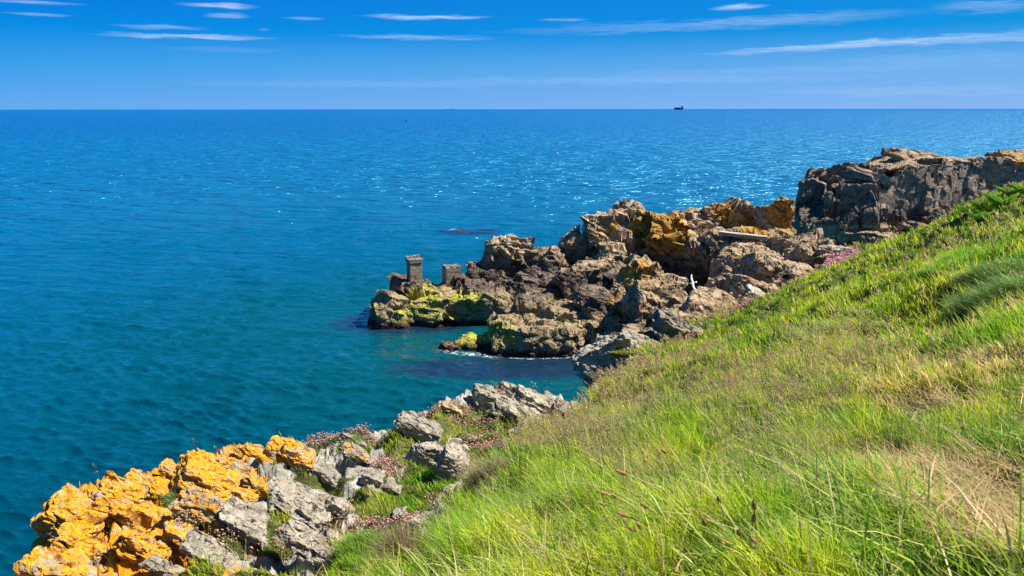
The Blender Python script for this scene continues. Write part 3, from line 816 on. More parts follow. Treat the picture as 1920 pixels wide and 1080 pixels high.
def pillar(u, vtop, vbase, t, wpx, rz, label, courses, cap, depthf=1.0):
    b, tp = at(u, vbase, t), at(u, vtop, t)
    wd = wpx / F * t; H = tp[2] - b[2]
    g = np.random.default_rng(int(u))
    root = empty('stone_pillar', tuple(b), rz); tag(root, label, 'pillar')
    bm = bmesh.new(); ch = (H * 0.74 + 0.9) / courses; z = -0.9
    for k in range(courses):
        nb = 2
        f = 1.0 - 0.012 * k
        for i in range(nb):
            for j in range(nb):
                off = 0.06 * wd * (1 if k % 2 else -1)
                x0, x1 = (-wd / 2 * f, off) if i == 0 else (off, wd / 2 * f)
                y0, y1 = (-wd / 2 * depthf * f, -off) if j == 0 else (-off, wd / 2 * depthf * f)
                box(bm, ((x0 + x1) / 2, (y0 + y1) / 2, z + ch / 2), (x1 - x0 - .004, y1 - y0 - .004, ch - .012), 0.012, g)
        z += ch
    bm_obj('shaft', bm, M_MASON, root, 0.012)
    bm = bmesh.new()
    cz = H * 0.74; chh = H * 0.26
    if cap == 'broken':
        box(bm, (0, 0, cz + chh * .18), (wd * 1.015, wd * depthf * 1.015, chh * .34), .015, g)
        for i in range(4):
            for j in range(3):
                hh = chh * (.30 if j < 2 else .62) * g.uniform(.8, 1.1)
                box(bm, ((i - 1.5) * wd * .27, (j - 1) * wd * depthf * .35, cz + chh * .35 + hh / 2), (wd * .262, wd * .34 * depthf, hh), .02, g)
    else:
        for i in range(3):
            for j in range(3):
                hh = chh * g.uniform(.45, 1.0)
                box(bm, ((i - 1) * wd * .315, (j - 1) * wd * depthf * .315, cz + hh / 2), (wd * .31, wd * .31 * depthf, hh), .03, g)
    bm_obj('cap', bm, M_CAP, root, 0.015)
    return root
pillar(777, 478, 524, 61.8, 25, R(24), 'tall square stone pillar with a broken cap standing on the tip of the rocky point', 9, 'broken')
pillar(847, 496, 514, 63.0, 31, R(20), 'short squat stone pillar stump behind and right of the tall one', 5, 'worn')
# long pale slab and pale ledges
M_SLAB = stone_mat('pale_slab', [(0.26, 0.20, 0.15), (0.42, 0.34, 0.26), (0.54, 0.45, 0.36)], 2)
def slab(name, u0, v0, u1, v1, t0, t1, th, dp, label, cat, mat=M_SLAB):
    a, b = at(u0, v0, t0), at(u1, v1, t1)
    d = b - a; ln = np.linalg.norm(d)
    bm = bmesh.new(); g = np.random.default_rng(int(u0))
    r = bmesh.ops.create_cube(bm, size=1)
    bmesh.ops.subdivide_edges(bm, edges=[e for e in bm.edges], cuts=3, use_grid_fill=True)
    for v in bm.verts:
        v.co = Vector((v.co.x * ln, v.co.y * dp, v.co.z * th))
        v.co += Vector((g.uniform(-.02, .02), g.uniform(-.02, .02), g.uniform(-.01, .01)))
    o = bm_obj(name, bm, mat, None, 0)
    o.location = tuple((a + b) / 2)
    o.rotation_euler = (0, -math.asin(d[2] / ln), math.atan2(d[1], d[0]))
    tag(o, label, cat)
    return o
slab('stone_slab', 1348, 437, 1438, 447, 58.0, 57.2, 0.26, 0.6, 'long pale pinkish slab lying near the top of the tallest crag', 'slab')
# ------------------------------------------------------------------ foreground rocks, one object each
def near_rock(u, v, wpx, hpx, label, lich=0.0, ochre=0.2, rz=0.0, seed=0, tall=0.55, deep=1.0, bed=(0.5, -0.15), sub=6, t=None, base=None, sink=0.3, lean=None, tone=1.0, name='rock', sharp=1.0):
    g = np.random.default_rng(1000 + seed)
    if t is None:
        hh = ground_hit(u, v + hpx * 0.30)
        t = hh[1] if hh else 12.0
    c = at(u, v, t)
    W = wpx / F * t / 2; Hh = hpx / F * t
    sy = max(Hh * (0.5 - 0.44 * tall) / 0.45 * deep, 0.30 * W * deep); sz = max(Hh * tall * 0.56, 0.05)
    D, Fc = ICO[sub]
    r = poly_block(D, g, nextra=6)
    V = D * r[:, None] * np.array([W, sy, sz]) * 1.10
    B = bed_basis(*bed)
    # lie along the bedding
    V = V @ (B if lean is None else bed_basis(*lean))
    V = V @ rotz(rz).T
    size = max(W, sz)
    V = V + c
    if base is None:
        gz = height(np.array([c[0]]), np.array([c[1] + sy * .3]))[0]
        dz = min(V[:, 2].min() - (gz - sink * sz - 0.05), 1.0)
        V[:, 2] -= max(dz, 0) * 0.5
    nrm_ = V - V.mean(0); nrm_ /= np.linalg.norm(nrm_, axis=1)[:, None]
    me = mesh_from('r', V, tris=Fc)
    Nn = getn(me)
    def put(V_):
        me.vertices.foreach_set('co', V_.astype(np.float32).ravel()); me.update()
        return getn(me)
    V2 = planarize(V, Nn, B, size * .72, 300 + seed * 7, .8, off=.14, tilt=.22, aniso=(1, 1, 2.2), ck=.16, cw=.045); Nn = put(V2)
    V2 = planarize(V2, Nn, B, size * .34, 340 + seed * 7, .7, off=.16, tilt=.2, aniso=(1, 1, 3.0), ck=.14, cw=.05); Nn = put(V2)
    relax(me, 1); V2 = getv(me); Nn = getn(me)
    V2 = planarize(V2, Nn, B, size * .15, 380 + seed * 7, .6, off=.12, tilt=.15, aniso=(1, 1, 3.0)); Nn = put(V2)
    V2 = V2 + Nn * (fbm((V2 @ B.T) * np.array([7, 7, 40]), 3, seed) * 0.006)[:, None]
    me.vertices.foreach_set('co', V2.astype(np.float32).ravel()); me.update()
    up = np.clip(getn(me)[:, 2] * 0.5 + 0.5, 0, 1)
    add_attr(me, 'lich', lich * (0.55 + 0.45 * up)); add_attr(me, 'ochre', np.full(len(V2), ochre)); add_attr(me, 'tone', np.full(len(V2), tone))
    o = link(name, me, M_NEAR)
    b = np.array([c[0], c[1], V2[:, 2].min()])
    me.transform(Matrix.Translation(tuple(-b))); o.location = tuple(b)
    tag(o, label, 'rock')
    return o
ORANGE = 'orange lichened rocks at the ledge edge'
NR = [ # u, v, w, h, label, kwargs
 (118, 968, 125, 110, 'orange lichened slab at the far left corner of the ledge dropping to the sea', dict(lich=.86, tall=.7)),
 (152, 938, 100, 48, 'orange and white rock on top of the far left corner slab', dict(lich=.68)),
 (225, 912, 112, 46, 'orange wedge rock on the sea edge with a small white tipped rock behind it', dict(lich=.9)),
 (203, 893, 36, 18, 'small white tipped rock with yellow top above the sea', dict(lich=.40, sub=5)),
 (252, 890, 64, 30, 'low orange rock between the white tipped rock and the rounded knob', dict(lich=.85, sub=5)),
 (313, 873, 42, 34, 'small rounded orange knob of rock against the water', dict(lich=.92, sub=5, tall=.6)),
 (382, 886, 128, 80, 'largest orange rock dome on the sea edge of the ledge', dict(lich=.9, tall=.55)),
 (388, 854, 72, 30, 'pointed orange flake rising behind the orange dome', dict(lich=.95, sub=5, bed=(.6, 0))),
 (425, 858, 44, 26, 'brown and orange rock behind the pointed orange flake', dict(lich=.55, sub=5)),
 (462, 892, 108, 56, 'orange topped rock with a dark cleft on its left near the grey slabs', dict(lich=.72)),
 (454, 917, 46, 30, 'small smooth orange boulder above the dark hollow', dict(lich=.98, sub=5, tall=.6)),
 (312, 908, 66, 36, 'orange rock in front of the dome beside a grass tuft', dict(lich=.85, sub=5)),
 (398, 944, 130, 48, 'low ochre and grey rock between the tuft and the grey slab', dict(lich=.60, ochre=.5)),
 (236, 960, 170, 72, 'big squared orange block with its shaded front face towards the camera', dict(lich=.90, tall=.7)),
 (158, 1016, 125, 46, 'long orange rock left of centre in front of the squared block', dict(lich=.92)),
 (254, 1022, 112, 58, 'orange and brown rock with a steep dark right side', dict(lich=.85, tall=.7)),
 (128, 1068, 190, 60, 'broad orange rock in the bottom left corner', dict(lich=.82)),
 (333, 994, 66, 50, 'orange brown block beside pink flowers', dict(lich=.70, sub=5, tall=.7)),
 (480, 842, 72, 34, 'jagged orange rock above the sea right of the grass tuft', dict(lich=.88)),
 (545, 838, 104, 52, 'bedded orange rock at the right end of the orange rocks', dict(lich=.74)),
 (462, 978, 100, 62, 'grey slab with a dark hollow under its right end', dict(lich=.08, tall=.5)),
 (565, 948, 140, 74, 'largest pale grey bedded slab in the middle of the ledge', dict(tall=.42)),
 (642, 950, 62, 36, 'small pinkish slab at the lower right of the large grey slab', dict(sub=5)),
 (580, 1016, 150, 44, 'long low grey slab below the large grey slab', dict(tall=.4, ochre=.3)),
 (605, 1052, 110, 30, 'pale low slab above the bottom edge of the ledge', dict(tall=.4, ochre=.35)),
 (392, 1032, 132, 44, 'flat grey slab at the bottom left behind pink flowers', dict(tall=.4)),
 (303, 1066, 88, 32, 'pinkish grey slab beside the broad orange rock', dict(ochre=.4, lich=.25)),
 (612, 888, 68, 32, 'pale cracked rock in the turf behind the large slab', dict(sub=5)),
 (676, 856, 90, 32, 'layered brownish rock under the flower topped hummock', dict(ochre=.55, lich=.3)),
 (698, 893, 48, 40, 'pale grey block right of the cracked rock', dict(sub=5)),
 (737, 912, 38, 28, 'small dark and pale rock at the end of the pale block', dict(sub=5)),
 (748, 968, 24, 34, 'small upright pale stone in the grass', dict(sub=5, tall=.75, lean=(.1, 0))),
 (799, 985, 50, 42, 'rounded pale boulder at the foot of the grass bank', dict(sub=5, tall=.6, lean=(.1, 0))),
 (800, 853, 60, 58, 'steep grey rock with a dark left face casting a shadow on the turf', dict(tall=.75, lean=(.2, -.1))),
 (852, 872, 54, 84, 'dark rock rib at the end of the grass bank with pink flowers on top', dict(tall=.75, lean=(.2, -.1), ochre=.4)),
 (786, 804, 84, 44, 'grey rock on the sea edge with flowers behind it', dict(tall=.6)),
 (843, 767, 52, 28, 'ochre tipped small rock on the sea edge', dict(ochre=.7, sub=5, tall=.6)),
 (915, 748, 64, 44, 'blocky pale rock left of the large tilted slabs', dict(tall=.65)),
 (952, 729, 34, 26, 'small pointed pale rock above the tilted slabs', dict(sub=5, tall=.65)),
 (1014, 757, 108, 46, 'upper of the two large tilted pale slabs by the water', dict(tall=.45)),
 (975, 776, 96, 36, 'lower of the two large tilted pale slabs by the water', dict(tall=.42)),
 (1066, 768, 62, 28, 'pale slab end tapering into the brown grass by the cove', dict(tall=.4)),
 (665, 828, 60, 18, 'pinkish hummock rock on the sea edge behind a green tuft', dict(ochre=.45, sub=5)),
 (1336, 612, 34, 12, 'small dark rock in the grass on the rim above the cove', dict(sub=5, tall=.6, t=30)),
]
for i, (u, v, a, b, lab, kw) in enumerate(NR):
    if kw.get('lich', 0) <= .3 and u < 720: a *= .86; b *= .86
    if kw.get('lich', 0) > .3: a *= .93; b *= .93; v += 10; kw['lich'] = kw['lich'] * .93; u += 10 if u < 260 else 4
    near_rock(u, v, a, b, lab, seed=i, **kw)
near_rock(1418, 551, 40, 14, 'small flat pale slab at the foot of the boulder heap by the grass', seed=70, t=44, tall=.5, deep=2.0, base=1, sub=5, tone=1.3, name='stone_slab')
near_rock(1568, 468, 62, 14, 'flat pale grey slab at the neck of the headland above pink flowers', seed=71, t=49.8, tall=.55, deep=2.2, base=1, bed=(.05, 0), tone=1.2, name='stone_slab')
# outcrop leaning over the cove
near_rock(1140, 690, 104, 104, 'leaning grey slab overhanging the cove with yellow turf on top', seed=60, t=25.5, tall=.95, deep=1.8, bed=(-.5, -.1), base=1, tone=1.15)
near_rock(1182, 705, 90, 110, 'grey rock base under the turf beside the leaning slab', seed=61, t=25.6, tall=.95, deep=2.0, bed=(-.4, -.1), base=1, tone=1.15)
near_rock(1130, 738, 40, 44, 'small shaded rock at the foot of the leaning slab by the water', seed=62, t=23, tall=.9, bed=(-.3, -.1), base=1, sub=5, tone=1.15)
near_rock(1278, 628, 104, 48, 'dark grey bedded rock set in the rim of the grass above the cove', seed=63, t=29.3, tall=.8, deep=1.6, base=1, tone=.75)
near_rock(1196, 645, 90, 34, 'low pale rock behind yellow turf on the rim above the cove', seed=64, t=27.5, tall=.7, deep=1.8, base=1, tone=.9)

# ------------------------------------------------------------------ blades
def blades(name, P0, Hh, Wd, az, lean, col, curve=0.6, tipcol=None, mat=None, head=False, parent=None):
    n = len(P0)
    d = np.stack([np.cos(az), np.sin(az), np.zeros(n)], 1)
    sd = rng.uniform(0, 6.283, n)
    side = np.stack([np.cos(sd), np.sin(sd), np.zeros(n)], 1) * (Wd / 2)[:, None]
    ks = (0.0, 0.42, 0.78, 1.0); wk = (0.9, 1.0, 0.62, 0.0)
    rows = []
    for k, wf in zip(ks, wk):
        c = P0 + np.array([0, 0, 1]) * (Hh * (k - 0.5 * lean * k * k * curve))[:, None] + d * (Hh * lean * (k ** 1.7))[:, None]
        if wf > 0: rows += [c - side * wf, c + side * wf]
        else: rows += [c]
    V = np.stack(rows, 1).reshape(-1, 3)
    b = np.arange(n, dtype=np.int64) * 7
    q = np.concatenate([np.stack([b, b + 1, b + 3, b + 2], 1), np.stack([b + 2, b + 3, b + 5, b + 4], 1)])
    t = np.stack([b + 4, b + 5, b + 6], 1)
    me = mesh_from(name, V, quads=q, tris=t)
    C = np.repeat(col[:, None, :], 7, 1)
    g = np.array([.72, .72, .92, .92, 1.08, 1.08, 1.15])[None, :, None]  # occlusion-like shade painted into blade bases, along with naturally paler tips
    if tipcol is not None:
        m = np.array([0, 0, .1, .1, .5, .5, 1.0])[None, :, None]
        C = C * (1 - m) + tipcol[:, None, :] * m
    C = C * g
    add_attr(me, 'col', C.reshape(-1, 3))
    return link(name, me, mat or M_VEG, parent, smooth=False)
def sample_land(n, r0=1.15, r1=60, a0=-40, a1=40, pw=1.0):
    a = R(1) * rng.uniform(a0, a1, n)
    if pw == 1.0: r = np.exp(rng.uniform(math.log(r0), math.log(r1), n))
    else:
        u = rng.uniform(0, 1, n); r = (r0 ** (1 - pw) + u * (r1 ** (1 - pw) - r0 ** (1 - pw))) ** (1 / (1 - pw))
    return r * np.sin(a), r * np.cos(a), r
# colour regions on the bank, as places on the ground
def region(lst):
    out = []
    for (u, v, a, b, s) in lst:
        h_ = ground_hit(u, v)
        if h_ is None: continue
        c, t = h_
        c2 = ground_hit(u, v - b * .7)
        dy = abs((c2[0][1] - c[1])) / .7 if c2 is not None else b / F * t * 3
        out.append((c[0], c[1], max(a / F * t, .1), max(min(dy, 6), .15), s))
    return out
STRAW = region([(1710, 770, 60, 30, 1), (1760, 700, 120, 50, .8), (1870, 770, 90, 50, .9), (1790, 920, 170, 60, 1.2), (1870, 1000, 140, 90, 1.2), (1900, 900, 60, 60, .7), (1700, 740, 50, 25, .8), (1840, 610, 90, 30, .5), (1560, 590, 40, 20, .4),
                (1720, 560, 30, 20, .3), (640, 1010, 50, 20, .7)])
LUSH = region([(1650, 960, 120, 60, 1), (1500, 1040, 160, 60, .9), (1760, 640, 120, 40, .9), (900, 1000, 90, 70, .9), (1880, 640, 80, 70, .8), (1600, 800, 60, 40, .5), (1300, 830, 60, 40, .6), (1490, 700, 60, 20, .6), (1520, 580, 60, 20, .5), (1120, 960, 80, 80, .4), (1870, 500, 60, 40, .8),
               (690, 1040, 70, 40, 1), (800, 920, 50, 40, .8), (1800, 840, 90, 30, .6)])
BROWN = region([(1060, 830, 110, 45, 1), (1180, 760, 60, 60, .8), (1160, 860, 80, 50, .5), (1550, 690, 160, 50, .7), (1420, 760, 120, 60, .6), (980, 850, 60, 30, .7), (890, 900, 40, 30, .6), (1300, 680, 90, 40, .5), (1550, 880, 80, 60, .5),
                (1560, 640, 100, 40, .6), (1850, 440, 60, 15, .5)])
def rmask(x, y, REG):
    m = np.zeros(len(x))
    for (cx, cy, a, b, s) in REG:
        m = np.maximum(m, s * np.clip(1.25 - ((x - cx) / a) ** 2 - ((y - cy) / b) ** 2, 0, 1))
    return m
GREEN = [np.array(c) for c in ((0.13, 0.27, 0.006), (0.31, 0.41, 0.010), (0.52, 0.49, 0.030), (0.055, 0.165, 0.018), (0.56, 0.47, 0.16), (0.62, 0.45, 0.20))]
def grass_cols(x, y, n):
    p = p3(x, y)
    n1 = fbm(p * 0.8, 3, 90); n2 = fbm(p * 3.5, 2, 95)
    st = rmask(x, y, STRAW); lu = rmask(x, y, LUSH); br = rmask(x, y, BROWN)
    k = rng.uniform(0, 1, n)
    c = GREEN[1][None] * np.ones((n, 1))
    m = np.clip(0.45 + n1 * 1.5 + n2 * 1.1, 0, 1)[:, None]
    n3 = fbm(p * 1.6 + 9, 3, 99)
    c = GREEN[0] * (1 - m) + GREEN[2] * m
    c = np.where((k < .22)[:, None], GREEN[1], c)
    dk = (sstep(.0, .3, n3) * .85 * (1 - st))[:, None]
    c = c * (1 - dk) + np.array([.075, .19, .012]) * dk
    c = c * (1 - lu * .75)[:, None] + np.array([.17, .36, .008]) * (lu * .75)[:, None]
    c = np.where(((k > .74) & (k < .74 + .14 + .12 * br))[:, None], GREEN[4], c)
    c = np.where((rng.uniform(0, 1, n) < st * .78)[:, None], GREEN[5] * rng.uniform(.75, 1.15, (n, 1)), c)
    c = np.where((rng.uniform(0, 1, n) < br * .35)[:, None], np.array([0.38, 0.27, 0.15]), c)
    far = sstep(15, 35, np.hypot(x, y))[:, None]
    c = c * rng.uniform(.6, 1.5, (n, 1)) * np.array([1.14, 1.20, .9])
    return c, st, lu, br
def build_grass():
    x, y, r = sample_land(560000, 1.1, 62)
    d, _, _ = rim_dist(x, y)
    turf = turf_mask(x, y)
    keep = (d < 0.12) & (rng.uniform(0, 1, len(x)) < turf * 1.2 - .12)
    x, y, r, turf = x[keep], y[keep], r[keep], turf[keep]
    n = len(x)
    z = height(x, y)
    c, st, lu, br = grass_cols(x, y, n)
    led = ledge_mask(x, y)
    cl = fbm(p3(x, y) * 2.6, 2, 120)
    tus = sstep(0.05, .5, cl)
    h = (0.06 + 0.20 * np.clip(.45 + cl * 1.3, 0, 1.2) + .08 * lu - .06 * st) * rng.uniform(.55, 1.35, n)
    h *= np.where(led > .5, .42, 1.0) * (0.75 + .35 * sstep(2, 8, r)) 
    w_ = np.maximum(rng.uniform(.0024, .0058, n), r * 0.0010)
    az = R(172) + rng.normal(0, .75, n)
    lean = np.clip(rng.normal(.42, .25, n) + .25 * st, .02, 1.2)
    P0 = np.stack([x, y, z - 0.015], 1)
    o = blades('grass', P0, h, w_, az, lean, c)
    tag(o, 'green and straw coloured grass covering the bank and parts of the ledge', 'grass', kind='stuff')
build_grass()
def build_broad():
    """broad arching blades, bent stems and dead leaves among the finer grass"""
    x, y, r = sample_land(52000, 1.15, 30)
    d, _, _ = rim_dist(x, y)
    n0 = fbm(p3(x, y) * 1.3, 3, 155)
    led = ledge_mask(x, y)
    keep = (d < 0) & (led < .5) & (rng.uniform(0, 1, len(x)) < .25 + .9 * np.clip(n0 + .1, 0, 1))
    x, y, r, n0 = x[keep], y[keep], r[keep], n0[keep]; n = len(x)
    z = height(x, y)
    lu = rmask(x, y, LUSH); st = rmask(x, y, STRAW)
    h = rng.uniform(.16, .42, n) * (1 - .5 * st)
    w_ = np.maximum(rng.uniform(.0045, .0095, n), r * .0011)
    az = R(165) + rng.normal(0, 1.1, n)
    lean = np.clip(rng.normal(.75, .35, n), .1, 1.6)
    k = rng.uniform(0, 1, (n, 1))
    c = np.array([.10, .24, .012]) * (1 - k) + np.array([.40, .50, .05]) * k
    dead = rng.uniform(0, 1, n) < .22 + .5 * st
    c = np.where(dead[:, None], np.array([.68, .52, .27]) * rng.uniform(.6, 1.2, (n, 1)), c)
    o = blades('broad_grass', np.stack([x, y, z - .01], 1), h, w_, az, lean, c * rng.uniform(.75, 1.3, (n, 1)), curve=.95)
    tag(o, 'broad arching green and dead blades scattered through the finer grass', 'grass', kind='stuff')
build_broad()
def build_straw():
    """dead thatch lying in pale patches"""
    x, y, r = sample_land(150000, 1.1, 26)
    st = rmask(x, y, STRAW)
    keep = (rng.uniform(0, 1, len(x)) < st * .9)
    x, y, r = x[keep], y[keep], r[keep]; n = len(x)
    z = height(x, y)
    h = rng.uniform(.06, .20, n)
    w_ = np.maximum(rng.uniform(.002, .004, n), r * .0010)
    az = R(170) + rng.normal(0, 1.3, n)
    lean = rng.uniform(.8, 1.6, n)
    c = np.array([.60, .43, .215])[None] * rng.uniform(.55, 1.2, (n, 1))
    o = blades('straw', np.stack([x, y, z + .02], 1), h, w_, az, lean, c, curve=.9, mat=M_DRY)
    tag(o, 'patches of dead pale thatch between the grass blades', 'straw', kind='stuff')
build_straw()
def build_panicles():
    """thin flowering stems of the meadow grasses with airy tan heads"""
    x, y, r = sample_land(80000, 1.3, 60)
    d, _, _ = rim_dist(x, y)
    br = rmask(x, y, BROWN); st = rmask(x, y, STRAW)
    nz = fbm(p3(x, y) * .7, 2, 140)
    led = ledge_mask(x, y)
    edge = sstep(-2.5, -.2, d) * sstep(8, 14, r) * .4
    pr = np.clip(.03 + .80 * br + .22 * nz - .3 * st + edge, 0, 1) * np.where(led > .5, np.where(d < -.5, .12, 0.0), 1)
    keep = (d < .15) & (rng.uniform(0, 1, len(x)) < pr)
    x, y, r = x[keep], y[keep], r[keep]; n = len(x)
    z = height(x, y)
    H = rng.uniform(.24, .46, n) * np.where(r < 3, .75, 1)
    az = R(172) + rng.normal(0, .6, n); lean = np.clip(rng.normal(.5, .2, n), .05, 1)
    dv = np.stack([np.cos(az), np.sin(az), 0 * az], 1)
    def pt(k): return np.stack([x, y, z], 1) + np.array([0, 0, 1]) * (H * (k - .25 * lean * k * k))[:, None] + dv * (H * lean * k ** 1.7)[:, None]
    w_ = np.maximum(.0012, r * .0005)
    sd = np.stack([np.ones(n), np.zeros(n), np.zeros(n)], 1) * w_[:, None] * .5
    a, b, c_ = pt(0), pt(.5), pt(1)
    V = [np.stack([a - sd, a + sd, b + sd, b - sd, c_ + sd * .6, c_ - sd * .6], 1).reshape(-1, 3)]
    i = np.arange(n) * 6
    Q = [np.stack([i, i + 1, i + 2, i + 3], 1), np.stack([i + 3, i + 2, i + 4, i + 5], 1)]
    stem = np.array([.40, .33, .16])[None] * rng.uniform(.7, 1.2, (n, 1))
    C = [np.repeat(stem[:, None], 6, 1).reshape(-1, 3)]
    T = []; off = n * 6
    pal = np.array([[.74, .53, .25], [.70, .44, .25], [.80, .62, .30], [.58, .34, .19]])
    hc = pal[rng.integers(0, 4, n)] * rng.uniform(.75, 1.2, (n, 1))
    m = 11
    for j in range(m):
        k = .70 + .30 * (j + .5) / m
        p = pt(k)
        sp = (1 - (k - .70) / .30) * .020 + .004
        p = p + rng.normal(0, 1, (n, 3)) * (sp * (1 + r * .02))[:, None] * np.array([1, 1, .6])
        s = np.maximum(.0046, r * .0010)[:, None]
        q1 = p + rng.normal(0, 1, (n, 3)) * s * .5; q2 = p + rng.normal(0, 1, (n, 3)) * s * .5 + dv * s; q3 = p + np.array([0, 0, 1]) * s * 1.6 + dv * s * .6
        V.append(np.stack([q1, q2, q3], 1).reshape(-1, 3)); T.append(np.arange(n * 3).reshape(-1, 3) + off); off += n * 3
        C.append(np.repeat(hc[:, None], 3, 1).reshape(-1, 3))
    me = mesh_from('grass_seed_heads', np.concatenate(V), quads=np.concatenate(Q), tris=np.concatenate(T))
    add_attr(me, 'col', np.concatenate(C))
    o = link('grass_seed_heads', me, M_DRY)
    tag(o, 'tan and pinkish flowering grass heads waving over the bank', 'grass heads', kind='stuff')
build_panicles()

# ------------------------------------------------------------------ tussocks, ferns
def tussock(u, v, wpx, n, h, colA, colB, label, name='grass_tussock', lean=.6, az=172, cat='tussock', wd=.004, t=None):
    onrock = t is not None
    if onrock: c = at(u, v, t)
    else: c, t = ground_hit(u, v)
    rad = wpx / F * t / 2
    a = rng.uniform(0, 6.283, n); rr = rad * np.sqrt(rng.uniform(0, 1, n))
    x, y = c[0] + rr * np.cos(a), c[1] + rr * np.sin(a) * .9
    z = (np.full(n, c[2]) - .35 * (x - c[0] > 0) * 0 if onrock else height(x, y)) - .02
    Hh = h * rng.uniform(.5, 1.15, n) * (1 - .35 * rr / rad)
    k = rng.uniform(0, 1, (n, 1))
    col = (np.array(colA) * (1 - k) + np.array(colB) * k) * rng.uniform(.8, 1.45, (n, 1))
    ln = np.clip(rng.normal(lean, .25, n) + .3 * rr / rad, .05, 1.5)
    az_ = R(az) + rng.normal(0, .9, n)
    az_ = np.where(rng.uniform(0, 1, n) < .35, a, az_)
    P0 = np.stack([x, y, z], 1) - np.array([c[0], c[1], c[2]])
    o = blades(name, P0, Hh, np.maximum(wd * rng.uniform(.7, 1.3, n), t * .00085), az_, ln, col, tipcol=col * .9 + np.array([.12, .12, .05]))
    o.location = tuple(c)
    tag(o, label, cat)
    return o
tussock(1860, 520, 110, 2600, .45, (.03, .10, .012), (.20, .33, .07), 'dark green tussock just left of the largest one at the right edge', lean=.75)
tussock(1900, 560, 170, 5200, .58, (.03, .10, .012), (.20, .33, .07), 'large dark green tussock of long blades at the right edge', lean=.75)
tussock(1560, 640, 200, 3000, .36, (.12, .22, .015), (.42, .44, .12), 'long combed tussock left of the bright upright blades', lean=.85)
tussock(1790, 510, 120, 4200, .48, (.12, .28, .012), (.28, .46, .02), 'bright upright green blades in the middle of the slope', lean=.15)
tussock(1440, 730, 110, 1500, .30, (.08, .2, .015), (.30, .38, .05), 'mid green tussock on the bank above the brown seed heads', lean=.5)
tussock(1640, 960, 300, 1500, .26, (.07, .22, .015), (.30, .44, .06), 'dense deep green clump of broad blades beside the dead thatch', lean=.7, wd=.008)
tussock(1480, 1070, 300, 1300, .22, (.07, .2, .015), (.28, .42, .05), 'deep green clump at the bottom of the picture among the plantain stalks', lean=.6, wd=.007)
tussock(690, 1050, 100, 3600, .26, (.09, .22, .015), (.22, .36, .03), 'round bright green tuft on the ledge right of the long grey slab', lean=.3, name='grass_tuft', cat='tuft')
tussock(762, 1070, 60, 2200, .40, (.12, .08, .04), (.34, .25, .13), 'brown dead tuft between the round green tuft and the bank', lean=.3, name='dead_tuft', cat='tuft')
tussock(915, 915, 80, 2600, .36, (.16, .14, .06), (.36, .29, .15), 'brownish fescue tuft hanging over the dark rock rib', lean=.4, name='fescue_tuft', cat='tuft')
tussock(985, 1000, 150, 3000, .34, (.05, .17, .02), (.20, .34, .05), 'cool green tussock on the lower edge of the bank', lean=.5)
tussock(340, 945, 60, 1500, .14, (.10, .2, .04), (.30, .36, .14), 'pale green tuft among the orange rocks', lean=.4, name='grass_tuft', cat='tuft')
tussock(670, 836, 46, 1500, .16, (.08, .17, .02), (.22, .30, .04), 'green tuft on the flower topped hummock by the sea edge', lean=.2, name='grass_tuft', cat='tuft')
tussock(625, 953, 26, 700, .12, (.12, .2, .02), (.30, .34, .06), 'small green tuft growing in the notch of the large grey slab', lean=.2, name='grass_tuft', cat='tuft')
tussock(1168, 655, 84, 4200, .30, (.20, .22, .03), (.40, .38, .08), 'yellow green turf cap on the leaning slab over the cove', lean=.5, name='turf_cap', cat='turf', t=25.3)
tussock(985, 728, 22, 500, .14, (.20, .20, .06), (.40, .36, .16), 'small dry tuft on top of the upper tilted slab', lean=.2, name='grass_tuft', cat='tuft')
def fern(u, v, label, seed, s=.5, nf=14):
    c, t = ground_hit(u, v)
    g = np.random.default_rng(seed)
    root = empty('bracken_fern', tuple(c)); tag(root, label, 'fern', 'bracken along the skyline of the bank')
    for i in range(nf):
        a = i / nf * 6.283 + g.uniform(-.3, .3); Lf = s * g.uniform(.75, 1.2)
        V, T, C = [], [], []
        m = 16
        col = np.array([.21, .43, .02]) * g.uniform(.65, 1.3)
        dirv = np.array([math.cos(a), math.sin(a), 0]); sidev = np.array([-math.sin(a), math.cos(a), 0])
        def pp(k): return dirv * Lf * (.15 * k + .75 * k * k) * .9 + np.array([0, 0, 1]) * Lf * (1.25 * k - .45 * k * k)
        for j in range(m):
            k = (j + 1) / m
            p = pp(k); wl = Lf * .42 * math.sin(math.pi * min(1, .12 + .88 * (1 - k) ** .8)) * (1 if k > .18 else .2)
            for sgn in (-1, 1):
                tip = p + sidev * sgn * wl + dirv * wl * .35 - np.array([0, 0, .12 * wl])
                b = len(V); wdh = Lf * .035
                V += [p - dirv * wdh, tip, p + dirv * wdh]; T.append([b, b + 1, b + 2]); C += [col * .8, col * 1.25, col * .8]
                mid = (p + tip) / 2
                b = len(V); V += [mid - dirv * wdh, mid + np.array([0, 0, -.25 * wl]) + dirv * .1 * wl, mid + dirv * wdh]; T.append([b, b + 1, b + 2]); C += [col, col, col]
        b = len(V)
        for j in range(m + 1):
            p = pp(j / m); V += [p - sidev * .006, p + sidev * .006]; C += [col * .7] * 2
            if j < m: T += [[b + 2 * j, b + 2 * j + 1, b + 2 * j + 2], [b + 2 * j + 1, b + 2 * j + 3, b + 2 * j + 2]]
        me = mesh_from('frond', np.array(V), tris=np.array(T)); add_attr(me, 'col', np.array(C))
        link('frond', me, M_VEG, root)
    return root
FE = [(1812, 408, 'bracken clump lowest and farthest left on the skyline'), (1838, 398, 'bracken clump right of the lowest one on the skyline'), (1832, 420, 'bracken clump just below the skyline ones'), (1862, 384, 'bright bracken clump in the middle of the skyline group'),
      (1890, 374, 'bracken clump second from the right edge on the skyline'), (1915, 368, 'bracken clump at the right edge of the picture'), (1880, 392, 'bracken clump below the middle of the skyline group')]
